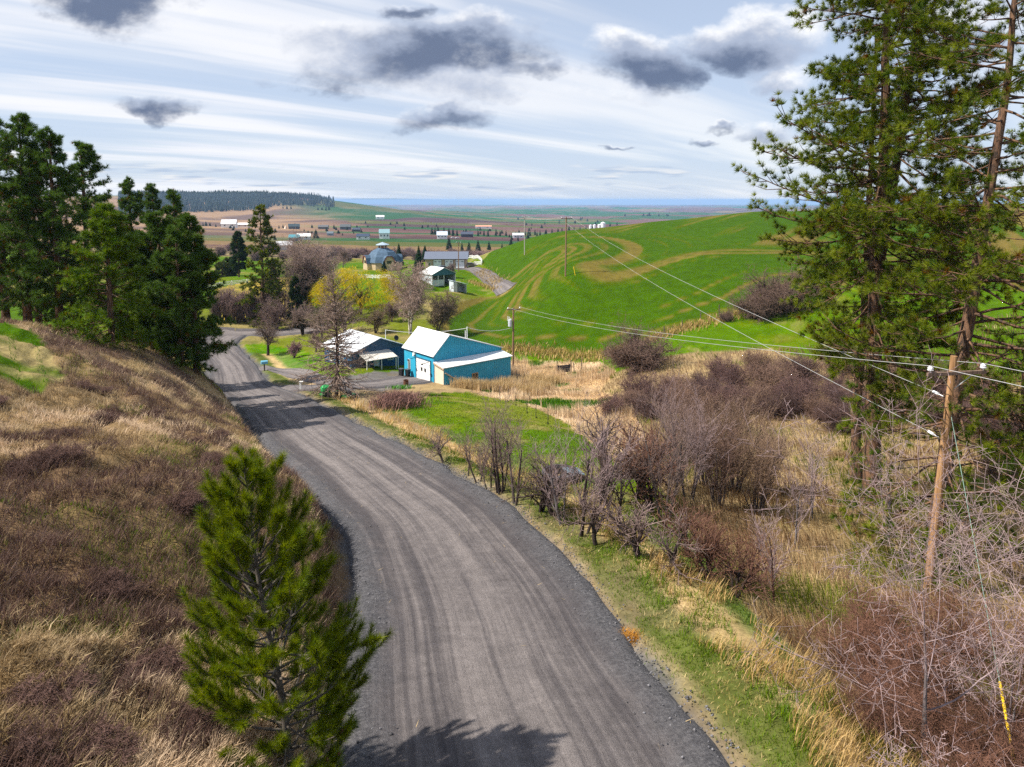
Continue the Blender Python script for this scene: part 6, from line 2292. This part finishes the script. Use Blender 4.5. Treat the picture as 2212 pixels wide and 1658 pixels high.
def build_power():
    near_wood = m_wood("tan_pole_wood", (.22, .115, .050), (.40, .235, .115))
    old_wood = m_wood("brown_pole_wood", (.16, .09, .055), (.27, .165, .105))
    Y = 27.0
    top = at(954, 356, Y)
    b = Vector((at(927, 580, Y).x, Y, 0)); b.z = gz(b.x, b.y)
    n_ = (top - b)
    pa = pole("near tan wooden utility pole with one crossarm and white insulators", b, top, .165, 2.55, (1, .18, 0), (-1, 1), wood=near_wood, armz=.62)
    Yb = 101.0
    b2 = on(513, Yb); t2 = at(513.4, 307.5, Yb)
    pole("brown utility pole with a grey transformer beside the blue barn", b2, t2, .16, 2.0, (1, .3, 0), (-1, 1), wood=old_wood, armz=.25)
    rt2 = [o for o in bpy.data.objects if o.get('label', '').startswith("brown utility pole with a grey transformer")][0]
    H2 = t2 - b2
    bm = bm_new(); lathe(bm, [(0, 0), (.26, 0), (.28, .05), (.28, .95), (.24, 1.02), (0, 1.06)], 18, (-.42, -.1, H2.z - 2.75))
    tr = obj_bm("transformer", bm, plain("light_grey_steel", (.42, .45, .50), .4, var=.06), rt2)
    bm = bm_new(); rod(bm, (-.55, -.1, H2.z - 1.75), (-.55, -.1, H2.z - 1.3), .05); rod(bm, (-.3, -.1, H2.z - 1.72), (-.3, -.1, H2.z - 1.5), .05)
    rod(bm, (-.75, -.1, H2.z - 1.9), (-.75, -.1, H2.z - 1.25), .035)
    obj_bm("bushing", bm, plain("white_porcelain", (.75, .77, .80), .2), tr)
    Yc = 141.0
    b3 = on(565.5, Yc); t3 = at(566.3, 216.8, Yc)
    pole("tall brown utility pole standing in the green wheat field", b3, t3, .17, 2.4, (1, .35, 0), (-1, 1), wood=old_wood, armz=.35)
    b4 = on(524.6, 216); t4 = at(524.6, 216, 216)
    pole("thin pale utility pole on the shoulder of the green hill", b4, t4, .16, 1.6, (1, .1, 0), (-1, 1), wood=plain("pale_pole", (.36, .33, .30), .8), armz=.3)
    b5 = on(458.5, 226); t5 = at(458.5, 242, 226)
    pole("dark utility pole in front of the three-door garage", b5, t5, .17, 1.6, (1, .1, 0), (-1, 1), wood=old_wood, armz=.3)
    wm = plain("weathered_aluminium", (.46, .46, .46), .45, .3, var=.05)
    d = Vector((1, .18, 0)).normalized(); off = d.cross(Vector((0, 0, 1))) * .225
    u = n_.normalized()
    arm_c = top - u * .62 + off + Vector((0, 0, .33))
    A = [arm_c + d * s * 1.155 for s in (-1, 1)]
    d2 = Vector((1, .3, 0)).normalized()
    B = [t2 + d2 * s * .88 + Vector((0, 0, .08)) for s in (-1, 1)]
    for i in (0, 1):
        lr = ("lower", "upper")[i]
        wire("power_line", ("bright wire from the barn's pole to the left end of the near pole's crossarm", "bright wire from the barn's pole to the right end of the near pole's crossarm")[i], B[i], A[i], .75, .013, wm, "overhead wires")
        C = A[i] + (A[i] - B[i]).normalized() * 55 + Vector((0, 0, -.4))
        wire("power_line", ("wire leaving the near pole's left insulator out of view to the right", "wire leaving the near pole's right insulator out of view to the right")[i], A[i], C, .9, .013, wm, "overhead wires")
    # two wires from the field pole, dead-ended on the near pole
    d3 = Vector((1, .35, 0)).normalized()
    for k, (py, s, lb) in enumerate(((397, 1, "upper of two wires from the field pole to the near pole"), (438, -1, "lower of two wires from the field pole to the near pole"))):
        fz = (at(950, py, Y).z - b.z) / n_.z
        a = b + n_ * fz + Vector((-.17, .1, 0))
        rt = empty("dead_end_clamp", a)
        tag(rt, ("upper", "lower")[k] + " white wire clamp on the side of the near pole", "wire clamp")
        e = t3 + (d3 * s * 1.0 + Vector((0, 0, .05)) if k == 0 else Vector((0, 0, -1.2)))
        dv = (e - a).normalized()
        bm = bm_new(); rod(bm, (0, 0, 0), dv * .55, .02, 8); rod(bm, dv * .30, dv * .60, .055, 10)
        obj_bm("clamp_body", bm, plain("white_porcelain", (.75, .77, .80), .2), rt)
        wire("power_line", lb, a + dv * .55, e, 1.1, .013, wm, "overhead wires")
    for s in (-1, 1):
        wire("power_line", ("left", "right")[s > 0] + " wire from the field pole to the thin pole on the hill", t3 + d3 * s * 1.0, t4 + Vector((.7 * s, 0, 0)), .8, .02, wm, "overhead wires")
    # insulated supply cables to barn and house
    Mb = Matrix.Translation(BARN) @ Matrix.Rotation(ANG, 4, 'Z')
    wire("supply_cable", "pale supply cable sagging from the barn's pole to the barn roof mast", t2 - Vector((.1, 0, 2.9)), Mb @ Vector((7.6, 3.2, 6.1)), .5, .035, wm, None, "cable")
    Mh = Matrix.Translation(HOUSE) @ Matrix.Rotation(ANG, 4, 'Z')
    wire("supply_cable", "pale supply cable between the barn mast and the house roof", Mb @ Vector((7.6, 3.2, 6.0)), Mh @ Vector((7.8, 4.2, 4.95)), .5, .03, wm, None, "cable")
    # guy wire with its yellow guard
    fz = (at(950, 415, Y).z - b.z) / n_.z
    a = b + n_ * fz + Vector((.15, 0, 0))
    anc = at(1021, 752, 15.6); anc.z = gz(anc.x, anc.y)
    wire("guy_wire", "thin green-grey guy wire slanting down from the near pole", a, anc, .0, .013, plain("green_grey_cable", (.16, .24, .20), .5), None, "guy wire")
    dv = (a - anc).normalized()
    bm = bm_new(); rod(bm, anc + dv * .1, anc + dv * 2.6, .036, 10)
    o = obj_bm("guy_guard", bm, plain("yellow_plastic", (.80, .52, .015), .45, var=.08))
    tag(o, "yellow plastic guard on the near pole's guy wire", "guy guard")
    q = on(575.3, 140); tq = at(573.6, 266.5, 140)
    bm = bm_new(); rod(bm, q, tq, .07, 8)
    o = obj_bm("guy_guard", bm, plain("yellow_plastic", (.80, .52, .015), .45))
    tag(o, "yellow guard rod beside the pole in the green field", "guy guard")


def build_yard():
    # blue mailbox
    p = hit(264.5, 371)
    rt = empty("mailbox", p, .5)
    tag(rt, "pale blue mailbox on a dark post by the road bend", "mailbox")
    bm = bm_new(); box(bm, -.09, .09, -.09, .09, -.2, 1.05)
    obj_bm("post", bm, m_wood("old_post_wood", (.06, .045, .038), (.16, .125, .10)), rt)
    bm = bm_new()
    pr = [(-.26, 1.06), (.26, 1.06), (.26, 1.32)] + [(.26 * math.cos(t), 1.32 + .24 * math.sin(t)) for t in np.linspace(.3, 2.84, 7)] + [(-.26, 1.32)]
    prism(bm, [(-.45, x, z) for x, z in pr], (.9, 0, 0))
    obj_bm("box", bm, plain("pale_blue_paint", (.16, .42, .58), .45), rt)
    bm = bm_new(); prism(bm, [(.455, x * .9, 1.06 + (z - 1.06) * .92) for x, z in pr], (.012, 0, 0))
    obj_bm("door", bm, plain("mailbox_door_blue", (.30, .52, .62), .45), rt)
    # white capped post
    p = hit(300.5, 390)
    rt = empty("marker_post", p)
    tag(rt, "short white marker post at the corner of the driveway", "marker post")
    bm = bm_new(); box(bm, -.09, .09, -.09, .09, -.2, .95)
    obj_bm("post", bm, WHITE(), rt)
    bm = bm_new(); box(bm, -.12, .30, -.13, .13, .952, 1.03)
    obj_bm("cap", bm, WHITE(), rt)
    # green garden cart and push mower under the larch
    gm = plain("tractor_green", (.02, .22, .05), .4, var=.15)
    p = hit(326, 397)
    rt = empty("sprayer_cart", p, .6)
    tag(rt, "bright green round-tank garden cart left of the larch trunk", "garden cart")
    bm = bm_new(); lathe(bm, [(0, -.5), (.36, -.46), (.46, -.25), (.48, 0), (.46, .25), (.36, .46), (0, .5)], 18, (0, 0, .85), Matrix.Rotation(R(90), 4, 'Y'))
    obj_bm("tank", bm, plain("bright_green_plastic", (.03, .36, .10), .35, var=.1), rt, smooth=True)
    bm = bm_new(); box(bm, -.6, .6, -.35, .35, .30, .38); rod(bm, (.6, 0, .34), (1.3, 0, .5), .035)
    obj_bm("frame", bm, gm, rt)
    for s in (-1, 1):
        bm = bm_new(); rod(bm, (0, s * .38, .28), (0, s * .50, .28), .28, 16)
        obj_bm("wheel", bm, BLACK(), rt)
    p = hit(349, 398)
    rt = empty("push_mower", p, 1.1)
    tag(rt, "green and black push mower with a tall handle right of the larch", "lawn mower")
    bm = bm_new(); prism(bm, [(-.75, -.45, .16), (.55, -.45, .16), (.75, -.25, .16), (.75, .25, .16), (.55, .45, .16), (-.75, .45, .16)], (0, 0, .22))
    obj_bm("deck", bm, gm, rt, .03)
    bm = bm_new(); lathe(bm, [(0, .38), (.30, .38), (.32, .60), (.24, .72), (.12, .80), (0, .80)], 14)
    obj_bm("engine", bm, BLACK(), rt)
    bm = bm_new()
    for s in (-1, 1):
        rod(bm, (-.7, s * .4, .3), (-1.2, s * .4, 2.0), .035)
    rod(bm, (-1.2, -.4, 2.0), (-1.2, .4, 2.0), .035)
    obj_bm("handle", bm, BLACK(), rt)
    for x in (-.6, .6):
        for s in (-1, 1):
            bm = bm_new(); rod(bm, (x, s * .46, .2), (x, s * .56, .2), .2, 14)
            obj_bm("wheel", bm, BLACK(), rt)
    # stone fire ring in the orchard
    p = hit(560, 482)
    rt = empty("fire_ring", p, .3)
    tag(rt, "round dark stone fire ring half hidden behind the bare trees", "fire ring")
    bm = bm_new(); lathe(bm, [(.98, -.1), (1.0, .62), (.80, .64), (.78, .12), (0, .10)], 26)
    obj_bm("ring_wall", bm, plain("dark_stone", (.075, .072, .080), .9, var=.75, scale=6, bump=.8), rt)
    bm = bm_new(); box(bm, .1, 1.15, -.5, .55, .66, .70, Matrix.Rotation(.2, 4, 'Y'))
    obj_bm("metal_sheet", bm, plain("blue_grey_sheet", (.13, .19, .23), .4, var=.2), rt)


def simple_house(label, p, rz, w, d, e, rise, wall, roof, cat="house", group=None, name="farmhouse", wins=2):
    rt = empty(name, p, rz)
    tag(rt, label, cat, group)
    bm = bm_new(); prism(bm, [(0, 0, -2), (0, d, -2), (0, d, e), (0, d / 2, e + rise), (0, 0, e)], (w, 0, 0))
    obj_bm("wall", bm, plain("wall_%d_%d_%d" % tuple(int(x * 100) for x in wall), wall, .7, var=.06), rt)
    o = .5; s = rise / (d / 2)
    bm = bm_new()
    slab_roof(bm, (-o, -o, e - o * s + .03), (w + o, -o, e - o * s + .03), (w + o, d / 2, e + rise + .03), (-o, d / 2, e + rise + .03), .2)
    slab_roof(bm, (-o, d / 2 + .01, e + rise + .03), (w + o, d / 2 + .01, e + rise + .03), (w + o, d + o, e - o * s + .03), (-o, d + o, e - o * s + .03), .2)
    obj_bm("roof", bm, plain("roof_%d_%d_%d" % tuple(int(x * 100) for x in roof), roof, .6, var=.1), rt)
    for k in range(wins):
        x = w * (k + .5) / wins
        window(rt, MX(x, -.01, e * .55), w * .12, e * .3, BLACK(), bars=0)
    return rt


def build_far():
    W_ = (.78, .78, .76); DK = (.07, .08, .095); TN = (.40, .32, .24)
    def ph(px, py, y0=330): return hit(px, py, y0)
    simple_house("white barn farthest left on the plain, behind the pines", ph(221, 227.5), .2, 22, 16, 6, 6, W_, (.70, .72, .75), "barn", name="far_barn")
    simple_house("long white shed right of the farthest left barn", ph(236.5, 227.5), 0, 19, 10, 5, 2.5, (.55, .45, .38), W_, "shed", name="far_shed")
    simple_house("dark house on the slope above the bare trees", ph(288.5, 229), .3, 17, 12, 4, 4, DK, (.03, .05, .06))
    simple_house("dark low house right of the dark conifers on the plain", ph(318, 229), .1, 16, 11, 3.5, 3, (.12, .12, .11), (.10, .10, .105))
    simple_house("dark house with a gabled front high on the plain", ph(340, 229.5), .1, 17, 12, 4.5, 4, (.08, .10, .11), (.075, .085, .09))
    simple_house("small dark house left of the white two-storey house", ph(352.5, 231.5), .1, 11, 9, 3, 2.5, (.05, .05, .07), (.05, .06, .09))
    simple_house("white-walled house with a navy roof above the octagonal house", ph(356.5, 239.5), .1, 13, 9, 3.4, 2.4, (.72, .70, .68), (.035, .05, .09))
    simple_house("white two-storey farmhouse over the octagonal house", ph(379.3, 238.8), .15, 11, 9, 6.5, 4, W_, (.20, .32, .36), wins=3)
    simple_house("white farmhouse beside tall dark conifers", ph(437, 238.8), .1, 12, 8, 4.5, 4, W_, (.50, .58, .68), wins=3)
    simple_house("teal-roofed shed left of the bare trees' tops", ph(289, 241), .2, 9, 8, 3.4, 2.4, (.03, .13, .18), (.06, .22, .27), "shed", name="far_shed")
    simple_house("white-roofed shed right of the teal-roofed shed", ph(296.5, 239.5), .2, 13, 9, 3.2, 2.4, (.60, .66, .70), W_, "shed", name="far_shed")
    simple_house("small blue-grey hut on the tan slope", ph(327, 235.5), .1, 7, 6, 2.6, 2, (.20, .26, .30), (.10, .13, .16), "hut", name="far_hut", wins=1)
    simple_house("dark long barn right of the white farmhouse", ph(461, 237.2), .05, 16, 10, 4, 3, (.05, .055, .075), (.055, .065, .09), "barn", name="far_barn")
    simple_house("long low white building with a rust-coloured end on the plough land", ph(475.5, 228.2), .03, 34, 12, 3.6, 2, (.76, .74, .70), (.62, .30, .20), "barn", name="far_barn")
    simple_house("tiny white barn alone on the green slope", ph(376, 219), .2, 22, 14, 6, 4, W_, W_, "barn", name="far_barn")
    simple_house("greyish house roof among the birch tops", ph(276, 250), .2, 11, 9, 3.5, 2.5, (.45, .45, .44), (.42, .43, .45))
    simple_house("pale shed between the conifers of the far wood", ph(513, 238), .1, 15, 9, 4, 2.5, (.6, .62, .64), (.62, .65, .68), "shed", name="far_shed")
    p = ph(285.6, 228.8)
    rt = empty("tepee", p)
    tag(rt, "small white pointed tent near the dark house", "tent")
    bm = bm_new(); lathe(bm, [(2.6, -1), (2.5, 0), (.25, 5.6), (0, 5.7)], 12)
    obj_bm("canvas", bm, plain("cream_canvas", (.72, .58, .46), .8), rt)
    bm = bm_new(); rod(bm, (0, 0, 5.4), (.5, .2, 7), .08); rod(bm, (0, 0, 5.4), (-.5, .1, 7), .08); rod(bm, (0, 0, 5.4), (.1, -.5, 7), .08)
    obj_bm("tent_pole", bm, plain("pole_wood_dark", (.12, .09, .06), .8), rt)
    # white grain bins
    for px, py, r, lb in ((603, 221.8, 5.2, "tallest white grain bin on the far edge of the green hill"), (599.3, 224, 3.6, "white grain bin just left of the tallest one"), (594.5, 224.3, 3.2, "small white grain bin, left in the row"), (590.5, 224.6, 3.0, "smallest white grain bin at the left end of the row")):
        t = at(px, py, 1500)
        rt = empty("grain_bin", (t.x, t.y, gz(t.x, t.y)))
        tag(rt, lb, "grain bin")
        H = max(6, t.z - rt.location.z - r * .5)
        bm = bm_new(); lathe(bm, [(r, -3), (r, H)], 20)
        obj_bm("wall", bm, m_siding("white_bin_steel", (.76, .78, .80), 1.2, horiz=True, depth=.2), rt)
        bm = bm_new(); lathe(bm, [(r + .3, H), (r * .2, H + r * .45), (0, H + r * .5)], 20)
        obj_bm("roof", bm, plain("bin_roof", (.62, .65, .70), .4), rt)
    for px, py, col, lb in ((453, 238.4, (.75, .75, .75), "white van parked right of the white farmhouse, left one"), (457.5, 238.6, (.65, .68, .72), "pale van parked right of the white farmhouse, right one"), (292, 243.2, (.7, .7, .72), "pale car parked below the teal-roofed shed")):
        car(ph(px, py) + Vector((0, 0, .2)), .3, "far_car", lb, col, sc=1.15)
    # conifers scattered over the plain
    protos = [far_conifer_mesh(70 + k, 320, 10, 2.2 + .5 * k, wide=1.1) for k in range(3)]
    g = np.random.RandomState(8)

    def tree(px, py, hpx, lb, grp=None, wide=1.0, y0=330):
        p = hit(px, py, y0)
        H = hpx * (p.y) / FPX
        rt = empty("conifer", p, g.uniform(0, 6))
        k = H / 10.0
        rt.scale = (k * wide, k * wide, k)
        tag(rt, lb, "conifer", grp)
        for nm, me in zip(("trunk", "crown"), protos[g.randint(3)]): link(nm, me, rt)
    G1 = "conifers around the far farms"; L1 = "dark conifer in the clumps around the far farms"
    for px, py, h in ((432, 234.5, 8), (435, 234.5, 9), (438, 234, 8.5), (444, 235, 8.5), (449, 235, 8), (453, 236, 8.5), (457, 236, 7), (470, 237, 7.5), (478, 236, 8), (484, 236, 7.5),
                      (488, 236.5, 8), (496, 236, 8), (500, 236, 6.5), (506, 236, 6), (519, 236, 7), (525, 235.5, 6), (530, 236, 6.5), (535, 235, 6), (540, 236, 7), (546, 234.5, 6), (552, 234, 6.5), (558, 233.5, 6), (562, 233, 6), (569, 232, 6.5), (574, 231.5, 5.5), (580, 230.5, 5.5), (586, 229.5, 5), (592, 228.5, 4.5), (610, 226.5, 4.5), (617, 225.5, 4.5),
                      (512, 240, 7), (518, 241, 7), (528, 239, 7.5), (537, 238, 7.5), (545, 237.5, 7)):
        tree(px, py, h, L1, G1, g.uniform(.75, 1.1))
    G2 = "conifers behind the garage"; L2 = "dark conifer standing in the row behind the three-door garage"
    for px, py, h in ((449, 250, 14), (469, 252, 11), (478, 251, 12), (489, 250, 9.5), (502, 250, 8), (511, 249, 12), (462, 251, 9)):
        tree(px, py, h, L2, G2, 1.0)
    G3 = "lone trees on the left hills"; L3 = "single dark tree dotted over the tan left hills"
    for px, py, h in ((197, 209.5, 4.5), (212, 212, 5), (218, 210.5, 8), (222, 211.5, 6), (283, 208.5, 3), (287, 209, 3.5), (291, 209, 3.5), (318, 210, 3), (322, 210, 3.5), (326, 210.5, 4), (329, 210, 4), (260, 206, 5), (265, 206.5, 4)):
        tree(px, py, h, L3, G3, 1.3)
    G4 = "dark clumps by the far houses"; L4 = "bushy dark tree beside the houses on the slope"
    for px, py, h in ((279, 228.5, 4), (283, 228, 4), (295, 227.5, 5), (299, 228, 4), (312, 228, 4), (328, 229, 4), (334, 229, 5), (347, 230, 4.5), (316, 238.5, 10), (309.5, 238, 6), (275, 240, 6), (203, 226, 4), (206, 226, 5), (210, 226, 4)):
        tree(px, py, h, L4, G4, 1.25)
    G5 = "small trees scattered over the plain"; L5 = "tiny dark tree or bush scattered along the fields of the plain"
    for i in range(70):
        cx_, cy_ = [(230, 229), (300, 231), (330, 233), (365, 226), (420, 227), (470, 232), (540, 226), (520, 234), (580, 222), (650, 214)][i % 10]
        tree(cx_ + g.normal() * 16, cy_ + g.normal() * 2.2, g.uniform(2.2, 4.2), L5, G5, g.uniform(1.2, 2.0))
    # --- wooded ridge: one mass of trees
    rs = np.random.RandomState(21)
    n = 12000
    px = rs.uniform(120, 338, n); Y = rs.uniform(1650, 3650, n)
    X = (px - 512) / FPX * Y * 1.0
    Z = height(X, Y)
    qx, qy = pix(X, Y, Z)
    lowlim = np.interp(qx, [120, 180, 215, 240, 262, 275, 300, 332, 340], [214, 212.5, 212, 211, 210.5, 206.5, 205.5, 207.5, 206])  # lower edge of the forest, taken from image pixel rows
    k = (qy < lowlim + (vnoise(qx * .2, Y * .002) - .5) * 2) & (qx < 334) & (rs.rand(n) < np.interp(qx, [295, 334], [1, .25]))
    X, Y, Z = X[k], Y[k], Z[k]
    m = len(X)
    H = rs.uniform(7, 23, m) * (.55 + .9 * vnoise(X / 60., Y / 90.)); r = (1.6 + H * .10)
    lay = []
    for tz, rr, th in ((.10, 1.0, .55), (.38, .78, .45), (.62, .5, .38)):
        an = rs.uniform(0, 6.28, m)[:, None] + np.arange(5) * 1.2566
        ring = np.stack([X[:, None] + np.cos(an) * r[:, None] * rr, Y[:, None] + np.sin(an) * r[:, None] * rr, np.repeat((Z + H * tz)[:, None], 5, 1)], -1)
        tip = np.stack([X, Y, Z + H * (tz + th)], 1)[:, None]
        lay.append(np.concatenate([ring, tip], 1))
    V = np.stack(lay, 1).reshape(-1, 3)
    b = (np.arange(m * 3) * 6)[:, None]
    T_ = np.stack([b + np.arange(5), b + (np.arange(5) + 1) % 5, np.repeat(b + 5, 5, 1)], -1).reshape(-1, 3)
    c = np.repeat(np.array((.007, .020, .018)) * rs.uniform(.6, 1.4, (m, 1)), 18, 0)
    o = link("pine_forest", mesh_np("pine_forest", V, tris=T_, mats=[m_leaf()], colors=c))
    tag(o, "dark pine forest covering the far ridge", kind='stuff')
    # --- far blue hills
    for j, (pts, Yd, lb) in enumerate((([(330, 204), (340, 200.2), (352, 198.6), (390, 198.4), (430, 199.4), (452, 200.6), (490, 201.4), (505, 202.6), (530, 204.5), (560, 206)], 41000, "long low blue hill on the horizon"),)):
        P = resample(np.array([tuple(at(px, py, Yd)) for px, py in pts]), 400)
        n = len(P)
        V = np.concatenate([P, P + (0, 3000, -60), P + (0, -2500, 0)])
        V[2 * n:, 2] = -420; 
        i = np.arange(n - 1)
        Q = np.concatenate([np.stack([i, i + 1, n + i + 1, n + i], 1), np.stack([2 * n + i, 2 * n + i + 1, i + 1, i], 1)])
        o = link("hills", mesh_np("hills", V, quads=Q, mats=[plain("far_hill", (.10, .12, .10), .95)], smooth=True))
        tag(o, lb, kind='structure')


# ================================================================== build everything
build_barn()
build_house()
build_farmstead()
build_fences()
build_power()
build_yard()
build_far()
build_left_pines()
build_right_pines()
build_bare_trees()
build_sapling()
build_grass()
